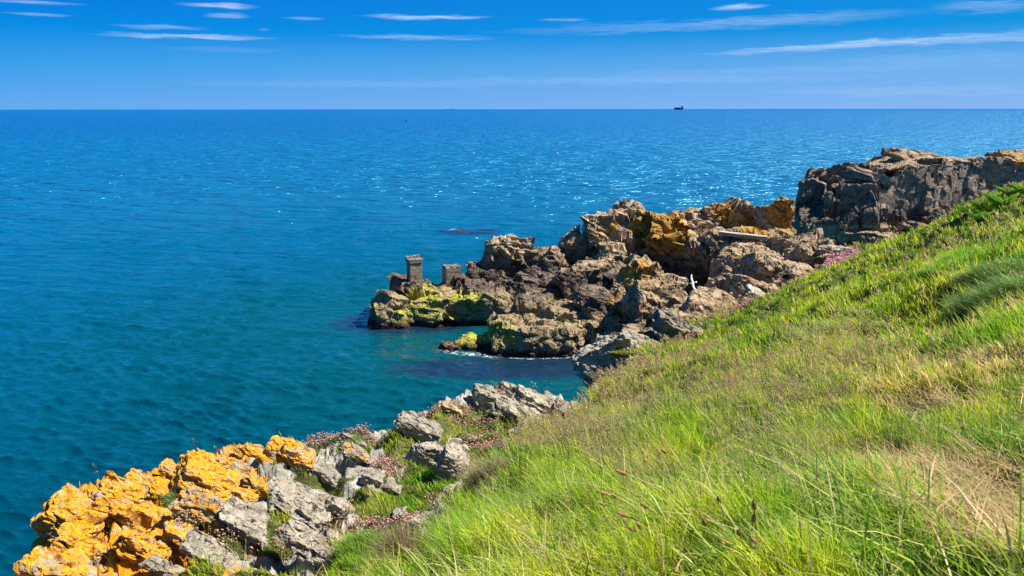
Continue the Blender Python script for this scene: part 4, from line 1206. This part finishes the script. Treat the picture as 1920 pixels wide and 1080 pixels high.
for i, (u, v, lab) in enumerate(FE):
    for dv in (0, 6, 12, 20, 30):
        if ground_hit(u, v + dv) is not None:
            fern(u, v + dv, lab, 700 + i); break
# ------------------------------------------------------------------ ribwort plantain in the foreground
M_HEADB = stone_mat('plantain_head', [(0.13, 0.055, 0.018), (0.30, 0.135, 0.045), (0.50, 0.28, 0.11)], 160, 0.002)
M_STEM = stone_mat('plantain_stem', [(0.22, 0.22, 0.07), (0.38, 0.34, 0.13), (0.50, 0.42, 0.20)], 40, 0.001)
def tube(pts, rad, seg=6):
    V, Q = [], []
    pts = [np.array(p) for p in pts]
    for i, p in enumerate(pts):
        d = pts[min(i + 1, len(pts) - 1)] - pts[max(i - 1, 0)]; d = d / np.linalg.norm(d)
        a = np.cross(d, [0.3, 1, 0.1]); a /= np.linalg.norm(a); b = np.cross(d, a)
        for k in range(seg):
            th = 6.283 * k / seg
            V.append(p + (a * math.cos(th) + b * math.sin(th)) * rad[i])
    for i in range(len(pts) - 1):
        for k in range(seg):
            Q.append([i * seg + k, i * seg + (k + 1) % seg, (i + 1) * seg + (k + 1) % seg, (i + 1) * seg + k])
    return np.array(V), np.array(Q)
def plantain(uh, vh, ub, vb, label, seed, size=1.0):
    g = np.random.default_rng(seed)
    hb = ground_hit(ub, vb)
    base, t = hb
    head = at(uh, vh, max(t * .93, 1.4))
    if head[2] < height(head[:1], head[1:2])[0] + .08: head = at(uh, vh, t * .8)
    root = empty('ribwort_plantain', tuple(base)); tag(root, label, 'plantain', 'ribwort plantain stalks in the foreground grass')
    h = head - base
    ax = h / np.linalg.norm(h)
    bend = np.array([0, 0, .12 * np.linalg.norm(h)])
    pts = [h * k + bend * (4 * k * (1 - k)) * .6 for k in np.linspace(0, 1, 9)]
    sr = .0014 * size
    V, Q = tube(pts, [sr * 1.1] * 9, 6)
    me = mesh_from('stem', V, quads=Q); link('stem', me, M_STEM, root, True)
    dlast = pts[-1] - pts[-2]; dlast /= np.linalg.norm(dlast)
    Lh = .030 * size * g.uniform(.7, 1.15); rh = .0044 * size
    pr = [.35, .85, 1.0, .97, .85, .6, .22]
    hp = [pts[-1] + dlast * Lh * k for k in np.linspace(-.05, 1, 7)]
    V, Q = tube(hp, [rh * a for a in pr], 10)
    me = mesh_from('flower_head', V, quads=Q)
    o = link('flower_head', me, M_HEADB, root, True)
    # ring of pale anthers
    V, T = [], []
    for k in range(26):
        th = g.uniform(0, 6.283); zz = g.uniform(.35, .95)
        a = np.cross(dlast, [0.3, 1, .1]); a /= np.linalg.norm(a); b = np.cross(dlast, a)
        rd = a * math.cos(th) + b * math.sin(th)
        p = pts[-1] + dlast * Lh * zz
        e = p + rd * rh * 1.75; bb = len(V)
        V += [p + rd * rh * .8 - dlast * .0006, e, p + rd * rh * .8 + dlast * .0006, e + dlast * .0016, e - dlast * .0012]; T += [[bb, bb + 1, bb + 2], [bb + 1, bb + 3, bb + 4]]
    me = mesh_from('anthers', np.array(V), tris=np.array(T)); add_attr(me, 'col', np.tile([[.62, .50, .30]], (len(V), 1)))
    tag(link('anthers', me, M_PETAL, root), kind='stuff')
    return root
PL = [(1249, 850, 1330, 960), (1212, 866, 1262, 940), (1175, 890, 1320, 1000), (1172, 917, 1230, 975), (1138, 927, 1240, 1000), (1155, 932, 1245, 1020), (1136, 948, 1230, 1030), (1246, 928, 1262, 1020),
      (1252, 945, 1300, 1030), (1175, 968, 1290, 1060), (1214, 952, 1300, 1050), (1192, 996, 1262, 1070), (1202, 990, 1240, 1070), (1322, 985, 1340, 1075), (1350, 945, 1372, 1060), (1414, 955, 1420, 1070),
      (1412, 978, 1400, 1078), (1386, 1002, 1400, 1078), (1180, 1030, 1240, 1078), (1111, 1045, 1190, 1078), (1150, 1048, 1200, 1079), (1168, 1062, 1210, 1079), (1220, 1035, 1280, 1079), (1268, 1066, 1290, 1079),
      (1288, 1032, 1310, 1079), (1360, 1022, 1400, 1079), (1408, 1032, 1440, 1079), (1418, 1018, 1450, 1079), (1380, 1055, 1400, 1079), (1196, 1058, 1220, 1079)]
PLL = ['topmost brown plantain head of the group, at its upper right', 'plantain head just left of the topmost one', 'plantain head on a long pale stalk leaning left', 'short plantain head below the long pale stalk', 'leftmost but one plantain head of the pair above the dark one',
       'right hand plantain head of the close pair', 'darkest and leftmost plantain head on a pale stalk', 'upright thin plantain head above a dark one', 'dark plantain head on an upright stalk under the thin one',
       'plantain head left of two small ones low in the group', 'single dark plantain head left of centre in the clump', 'lower left plantain head of the crossing pair', 'small plantain head beside the crossing pair', 'plantain head half way to the upright dark stalks',
       'dark plantain head on a tall upright stem', 'plantain head leaning right on a dark stem', 'small plantain head under the one leaning right', 'pale brown plantain head above the broad leaves', 'small orange brown plantain head near the bottom left',
       'bottom left plantain head alone in the grass', 'thin plantain head right of the bottom left one', 'dark plantain head near the bottom edge', 'reddish plantain head on a leaning stalk near the bottom', 'plantain head cut by the bottom edge, left of the pair',
       'plantain head above the bottom edge, right of the cut one', 'round pale plantain head by the broad grass leaves', 'long pale plantain head by the broad grass leaves', 'plantain head with pale anthers at the right of the clump', 'low plantain head under the broad leaves', 'small plantain head hidden low in the clump']
for i, (p, lab) in enumerate(zip(PL, PLL)):
    plantain(*p, lab, 800 + i, 1.7)
# pale dandelion-like seed ball
# ------------------------------------------------------------------ thrift (sea pinks)
def thrift(u, v, wpx, hpx, n, label, cols, hh=.10, off=0.0, t=None, z=None):
    if t is None:
        k = ground_hit(u, v)
        c, t = k
    else: c = at(u, v, t)
    rx = wpx / F * t / 2; ry = max(hpx / F * t / 2 / .40, .08)
    g = np.random.default_rng(int(u * 7 + v))
    root = empty('thrift_clump', tuple(c)); tag(root, label, 'flowers', 'pink thrift clumps')
    a = g.uniform(0, 6.283, n * 2); rr = np.sqrt(g.uniform(0, 1, n * 2)) * (1 + .25 * g.normal(0, 1, n * 2))
    x = c[0] + rx * rr * np.cos(a); y = c[1] + ry * rr * np.sin(a)
    zz = (height(x, y) if z is None else np.full(len(x), c[2])) + off
    P0 = np.stack([x, y, zz - .02], 1) - c
    m = n
    Pm = P0[:m]
    H = hh * g.uniform(.6, 1.2, m)
    dxy = g.normal(0, .25, (m, 2)) * H[:, None] - np.array([.15, 0]) * H[:, None]
    topp = Pm + np.concatenate([dxy, H[:, None]], 1)
    # flower heads: small faceted domes
    D, Fc = ico_dirs(1)
    s = np.maximum(.010, t * .00085) * g.uniform(.75, 1.25, m)
    V = (D[None] * np.array([1, 1, .75]) * s[:, None, None] * g.uniform(.8, 1.2, (m, len(D), 1)) + topp[:, None]).reshape(-1, 3)
    T = (Fc[None] + (np.arange(m) * len(D))[:, None, None]).reshape(-1, 3)
    cc = np.array(cols)[g.integers(0, len(cols), m)] * g.uniform(.75, 1.15, (m, 1))
    me = mesh_from('flower_heads', V, tris=T); add_attr(me, 'col', np.repeat(cc, len(D), 0))
    tag(link('flower_heads', me, M_PETAL, root), kind='stuff')
    # stalks
    w_ = np.maximum(.0012, t * .0004)
    sd = np.array([w_ / 2, 0, 0])
    V = np.stack([Pm - sd, Pm + sd, topp + sd, topp - sd], 1).reshape(-1, 3)
    Q = np.arange(m * 4).reshape(-1, 4)
    me = mesh_from('stalks', V, quads=Q); add_attr(me, 'col', np.tile([[.30, .26, .12]], (m * 4, 1)))
    tag(link('stalks', me, M_DRY, root), kind='stuff')
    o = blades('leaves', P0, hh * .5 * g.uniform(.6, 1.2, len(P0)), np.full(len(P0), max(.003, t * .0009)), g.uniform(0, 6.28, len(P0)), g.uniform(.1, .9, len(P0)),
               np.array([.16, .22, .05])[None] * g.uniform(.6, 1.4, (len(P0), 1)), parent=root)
    tag(o, kind='stuff')
    return root
PINK = [(.68, .22, .30), (.78, .36, .42), (.60, .16, .25), (.75, .45, .42)]
FADED = [(.58, .32, .26), (.66, .42, .34), (.50, .24, .20), (.68, .33, .34)]
TH = [(800, 1060 - 245 + 0, 0, 0, 0, '', None)]
TH = [(638, 968, 50, 20, 110, 'faded thrift on the small pinkish slab', FADED), (705, 985, 100, 18, 260, 'pink thrift mat above the round green tuft', PINK), (775, 985, 30, 34, 90, 'thrift left of the rounded pale boulder', PINK),
      (725, 885, 60, 34, 220, 'bright pink thrift beside the pale grey block', PINK), (905, 832, 110, 24, 420, 'bright pink thrift along the top of the dark rock rib', PINK), (950, 850, 100, 22, 300, 'faded pink thrift right of the bright pink strip', FADED),
      (1075, 808, 70, 16, 200, 'thrift strip between the tilted slabs and the bank', PINK), (690, 822, 90, 16, 260, 'thrift haze on the hummock against the sea', FADED), (610, 832, 110, 14, 240, 'faded thrift behind the bedded orange rock', FADED),
      (790, 786, 60, 12, 150, 'thrift on top of the grey sea edge rock', FADED), (865, 775, 50, 20, 150, 'rusty pink thrift around the ochre tipped rock', FADED), (880, 790, 120, 26, 260, 'scattered faded thrift over the turf behind the sea edge rocks', FADED),
      (940, 752, 60, 30, 220, 'rusty thrift between the blocky rock and the tilted slabs', FADED), (355, 985, 60, 20, 60, 'thrift beside the orange brown block', FADED), (420, 1012, 70, 18, 60, 'dark faded thrift under the grey slab', FADED),
      (540, 1035, 110, 22, 110, 'faded thrift around the long low grey slab', FADED), (380, 1040, 90, 20, 60, 'faded thrift over the flat grey slab', FADED), (1200, 690, 60, 40, 200, 'faded thrift below the turf cap over the cove', FADED),
      (1190, 710, 50, 30, 160, 'thrift on the rim right of the leaning slab', FADED), (1300, 640, 60, 8, 120, 'thrift on the dark grey rim rock', PINK), (1400, 575, 90, 14, 240, 'pink thrift along the foot of the boulder heap', PINK), (1340, 600, 70, 12, 180, 'thrift along the rim left of the boulder heap', PINK),
      (1568, 492, 56, 30, 1500, 'bright pink strip of thrift running down from the flat grey slab', [(.78, .36, .46), (.70, .28, .40), (.80, .5, .5)]), (1590, 480, 40, 14, 260, 'pink thrift at the crest next to the flat grey slab', [(.78, .36, .46), (.70, .28, .40), (.80, .5, .5)]), (830, 940, 60, 20, 70, 'few pink thrift flowers in the shadow of the dark rib', PINK)]
for (u, v, a, b, n, lab, cols) in TH:
    for dv in (0, 4, 8, 14, 22):
        if ground_hit(u, v + dv) is not None:
            thrift(u, v + dv, a, b, n, lab, cols, hh=.10 if v > 700 else .16); break
# red clover heads in the short grass at the right
def clover(u, v, label, s=.012):
    c, t = ground_hit(u, v)
    root = empty('clover_flower', tuple(c)); tag(root, label, 'flower', 'clover flowers in the grass at the right')
    V, Q = tube([(0, 0, 0), (-.01, 0, .08), (-.02, 0, .16)], [.0025] * 3, 5)
    me = mesh_from('stem', V, quads=Q); link('stem', me, M_STEM, root, True)
    D, Fc = ICO[3]
    g = np.random.default_rng(int(u))
    V = D * s * g.uniform(.8, 1.3, (len(D), 1)) + np.array([-.02, 0, .17])
    me = mesh_from('flower_head', V, tris=Fc); add_attr(me, 'col', np.array([[.60, .18, .30]]) * g.uniform(.6, 1.3, (len(D), 1)))
    link('flower_head', me, M_PETAL, root)
clover(1888, 592, 'brighter pink clover flower in the short grass at the right', .036)
clover(1906, 580, 'dull red clover flower nearest the right edge', .032)
clover(1806, 596, 'small red clover flower at the edge of the straw patch', .026)

# ------------------------------------------------------------------ gull
def gull():
    m, nt, out = new_mat('white_feathers')
    principled(nt, out, mixc(nt, noise(nt, geo_pos(nt), 6, 3), (.80, .80, .80), (.70, .72, .74)), .8, .2)
    p = at(1298, 531, 45.5)
    V, Q = tube([(0, .27, .03), (0, .25, .035), (0, .20, .04), (0, .15, .035), (0, .06, .0), (0, -.06, -.01), (0, -.18, 0), (0, -.30, .01)], [.004, .022, .034, .032, .062, .066, .042, .03], 12)
    V[:, 0] *= 1.0
    V = list(V); Q = [list(q) for q in Q]
    # each wing is a closed tapering aerofoil running out of the shoulder
    for sgn in (-1, 1):
        st = [(0.0, .11, -.10, .03, .035), (.16, .13, -.09, .10, .028), (.36, .15, -.04, .19, .018), (.56, .06, -.07, .22, .010), (.70, -.06, -.12, .21, .004)]
        if sgn < 0: st = [(a, b, c, z * .25, th) for (a, b, c, z, th) in st]
        b0 = len(V)
        for (x, yf, yb, z, th) in st:
            ym = (yf + yb) / 2
            V += [np.array([sgn * x, yf, z]), np.array([sgn * x, ym + .02, z + th]), np.array([sgn * x, yb, z]), np.array([sgn * x, ym + .02, z - th * .4])]
        for i in range(len(st) - 1):
            for k in range(4): Q.append([b0 + i * 4 + k, b0 + i * 4 + (k + 1) % 4, b0 + i * 4 + 4 + (k + 1) % 4, b0 + i * 4 + 4 + k])
        e = b0 + 4 * (len(st) - 1); Q.append([e, e + 1, e + 2, e + 3])
    # fan tail
    b0 = len(V)
    V += [np.array(p) for p in ((-.03, -.26, .02), (.03, -.26, .02), (.085, -.40, .015), (-.085, -.40, .015), (-.03, -.26, 0), (.03, -.26, 0), (.085, -.40, .008), (-.085, -.40, .008))]
    Q += [[b0, b0 + 1, b0 + 2, b0 + 3], [b0 + 7, b0 + 6, b0 + 5, b0 + 4], [b0, b0 + 3, b0 + 7, b0 + 4], [b0 + 1, b0 + 5, b0 + 6, b0 + 2], [b0 + 3, b0 + 2, b0 + 6, b0 + 7], [b0, b0 + 4, b0 + 5, b0 + 1]]
    me2 = mesh_from('gull', np.array(V), quads=np.array(Q))
    o = link('gull', me2, m, smooth=True)
    o.location = tuple(p); o.rotation_euler = (R(-20), R(-60), R(120)); o.scale = (.68,) * 3
    tag(o, 'white gull flying with raised wing in front of the dark cleft of the crag', 'bird')
    mb, nt, out = new_mat('beak'); principled(nt, out, (.7, .42, .06), .5)
    bm = bmesh.new(); bmesh.ops.create_cone(bm, segments=8, radius1=.012, radius2=.002, depth=.05)
    b = bm_obj('beak', bm, mb, o, smooth=True); b.location = (0, .29, .028); b.rotation_euler = (R(-95), 0, 0)
gull()
# ------------------------------------------------------------------ ships and floats
def flat_mat(name, c, r=.6):
    m, nt, out = new_mat(name)
    n = noise(nt, geo_pos(nt), .3, 4, .6)
    principled(nt, out, mixc(nt, n, tuple(x * .85 for x in c), c), r, .3)
    return m
M_HULL = flat_mat('ship_hull_paint', (.015, .07, .17)); M_SUP = flat_mat('ship_house_paint', (.06, .16, .30))
def ship(u, dist, length, label, big=True):
    x = (u - 960) / F * dist
    root = empty('ship', (x, dist * CP, 0), R(2)); tag(root, label, 'ship')
    hl = length / 2; bw = length * .16
    hh = 32 if big else 7
    bm = bmesh.new()
    prof = [(-hl, 0), (-hl * .96, .6), (-hl * .8, 1), (hl * .85, 1), (hl, .8)]
    top, bot = [], []
    for sgn in (-1, 1):
        for (px, f) in prof:
            top.append(bm.verts.new((px, sgn * bw / 2 * max(f, .05), hh))); bot.append(bm.verts.new((px * (.95 if px < 0 else 1), sgn * bw / 2 * max(f, .05) * .8, -2)))
    n = len(prof)
    for i in range(n - 1):
        bm.faces.new((bot[i], bot[i + 1], top[i + 1], top[i])); bm.faces.new((top[n + i], top[n + i + 1], bot[n + i + 1], bot[n + i]))
        bm.faces.new((top[i], top[i + 1], top[n + i + 1], top[n + i])); bm.faces.new((bot[i + 1], bot[i], bot[n + i], bot[n + i + 1]))
    bm.faces.new((bot[0], top[0], top[n], bot[n])); bm.faces.new((top[n - 1], bot[n - 1], bot[2 * n - 1], top[2 * n - 1]))
    bmesh.ops.recalc_face_normals(bm, faces=bm.faces[:])
    bm_obj('hull', bm, M_HULL, root)
    if big:
        g = np.random.default_rng(1)
        for (cx, w_, h_) in ((-.70, .22, 7), (-.40, .22, 9), (-.1, .22, 8)):
            bm = bmesh.new(); box(bm, (cx * hl, 0, hh + h_ / 2), (w_ * hl, bw * .7, h_)); bm_obj('cargo_hold', bm, M_SUP, root, .5)
        bm = bmesh.new(); box(bm, (hl * .78, 0, hh + 13), (hl * .3, bw * .8, 26)); box(bm, (hl * .78, 0, hh + 28.5), (hl * .24, bw * 1.0, 5)); bm_obj('bridge', bm, M_SUP, root, .4)
        bm = bmesh.new(); box(bm, (hl * .26, 0, hh + 9), (hl * .07, bw * .5, 18)); V = box(bm, (hl * .45, 0, hh + 25), (hl * .46, bw * .3, 5))
        for v in V: v.co.z += (v.co.x - hl * .45) * .35
        bm_obj('crane', bm, M_SUP, root, .3)
        bm = bmesh.new(); bmesh.ops.create_cone(bm, segments=8, radius1=.8, radius2=.4, depth=14)
        o = bm_obj('mast', bm, M_SUP, root); o.location = (hl * .78, 0, hh + 36)
    else:
        bm = bmesh.new(); box(bm, (hl * .72, 0, hh + 4), (hl * .2, bw * .8, 8)); bm_obj('bridge', bm, M_SUP, root, .4)
ship(1257, 15000, 165, 'dark blue cargo ship on the horizon with a tall bridge at its right end')
ship(848, 19000, 250, 'very faint low ship on the horizon left of the dark cargo ship', False)
M_BG = flat_mat('buoy_green', (.01, .09, .04)); M_BW = flat_mat('buoy_white', (.85, .85, .83)); M_BM = flat_mat('buoy_metal', (.05, .06, .05))
def buoy(u, v, r, label, mat, tower=True):
    t = CAMZ / (SP - CP * (540 - v) / F); p = at(u, v, t)
    root = empty('buoy', (p[0], p[1], 0)); tag(root, label, 'buoy')
    bm = bmesh.new()
    if tower:
        bmesh.ops.create_cone(bm, cap_ends=True, segments=20, radius1=r, radius2=r * .9, depth=r * .8)
    else: bmesh.ops.create_uvsphere(bm, u_segments=20, v_segments=12, radius=r)
    o = bm_obj('float', bm, mat, root, 0, True); o.location = (0, 0, r * .3)
    bm = bmesh.new(); bmesh.ops.create_cone(bm, cap_ends=True, segments=10, radius1=r * (.45 if tower else .18), radius2=r * .12, depth=r * (1.6 if tower else .4))
    o = bm_obj('tower' if tower else 'mooring_eye', bm, M_BM if tower else mat, root, 0, True); o.location = (0, 0, r * (1.45 if tower else 1.4))
buoy(762, 228, 1.5, 'small dark green buoy floating far out near the horizon', M_BG)
buoy(888, 287, .25, 'tiny round white float on the sea left of the whitish one', M_BW, False)
buoy(1045, 288, .30, 'tiny white float farther right, above the headland crag', M_BW, False)

# ------------------------------------------------------------------ foam at the waterline
def foam():
    m, nt, out = new_mat('sea_foam')
    n = noise(nt, geo_pos(nt), 3.5, 6, .75, .6)
    b = principled(nt, None, (.85, .9, .92), .7, .3)
    tr = N(nt, 'ShaderNodeBsdfTransparent'); mx = N(nt, 'ShaderNodeMixShader')
    L(nt, M_(nt, 'MULTIPLY', ramp(nt, n, [(0.50, 0.0), (0.60, 1.0)]), attr(nt, 'k')), mx.inputs[0])
    L(nt, tr.outputs[0], mx.inputs[1]); L(nt, b.outputs[0], mx.inputs[2]); L(nt, mx.outputs[0], out.inputs[0])
    V, Q, K = [], [], []
    for pl, wd in (([(690, 580), (697, 590), (712, 600), (735, 607), (760, 609)], .7), ([(815, 660), (850, 664), (900, 668), (940, 676)], .5), ([(838, 434), (850, 431), (868, 433)], .9), ([(760, 609), (820, 606), (880, 606), (930, 606)], .25), ([(930, 672), (990, 676), (1060, 674), (1100, 668)], .14)):
        P_ = []
        for i in range(len(pl) - 1):
            for k in np.linspace(0, 1, 8, endpoint=False):
                P_.append((pl[i][0] * (1 - k) + pl[i + 1][0] * k, pl[i][1] * (1 - k) + pl[i + 1][1] * k))
        b0 = len(V)
        for i, (u, v) in enumerate(P_):
            t = CAMZ / (SP - CP * (540 - v) / F); c = at(u, v, t)
            e = 4 * (i / (len(P_) - 1)) * (1 - i / (len(P_) - 1))
            for j in range(5):
                V.append([c[0], c[1] + (j - 2) / 2 * wd, .10]); K.append(e * (1 - abs(j - 2) / 2))
        for i in range(len(P_) - 1):
            for j in range(4): Q.append([b0 + i * 5 + j, b0 + (i + 1) * 5 + j, b0 + (i + 1) * 5 + j + 1, b0 + i * 5 + j + 1])
    me = mesh_from('sea_foam', np.array(V), quads=np.array(Q)); add_attr(me, 'k', np.array(K))
    o = link('sea_foam', me, m); tag(o, 'thin white foam where the sea meets the rocks', 'foam', kind='stuff')
foam()
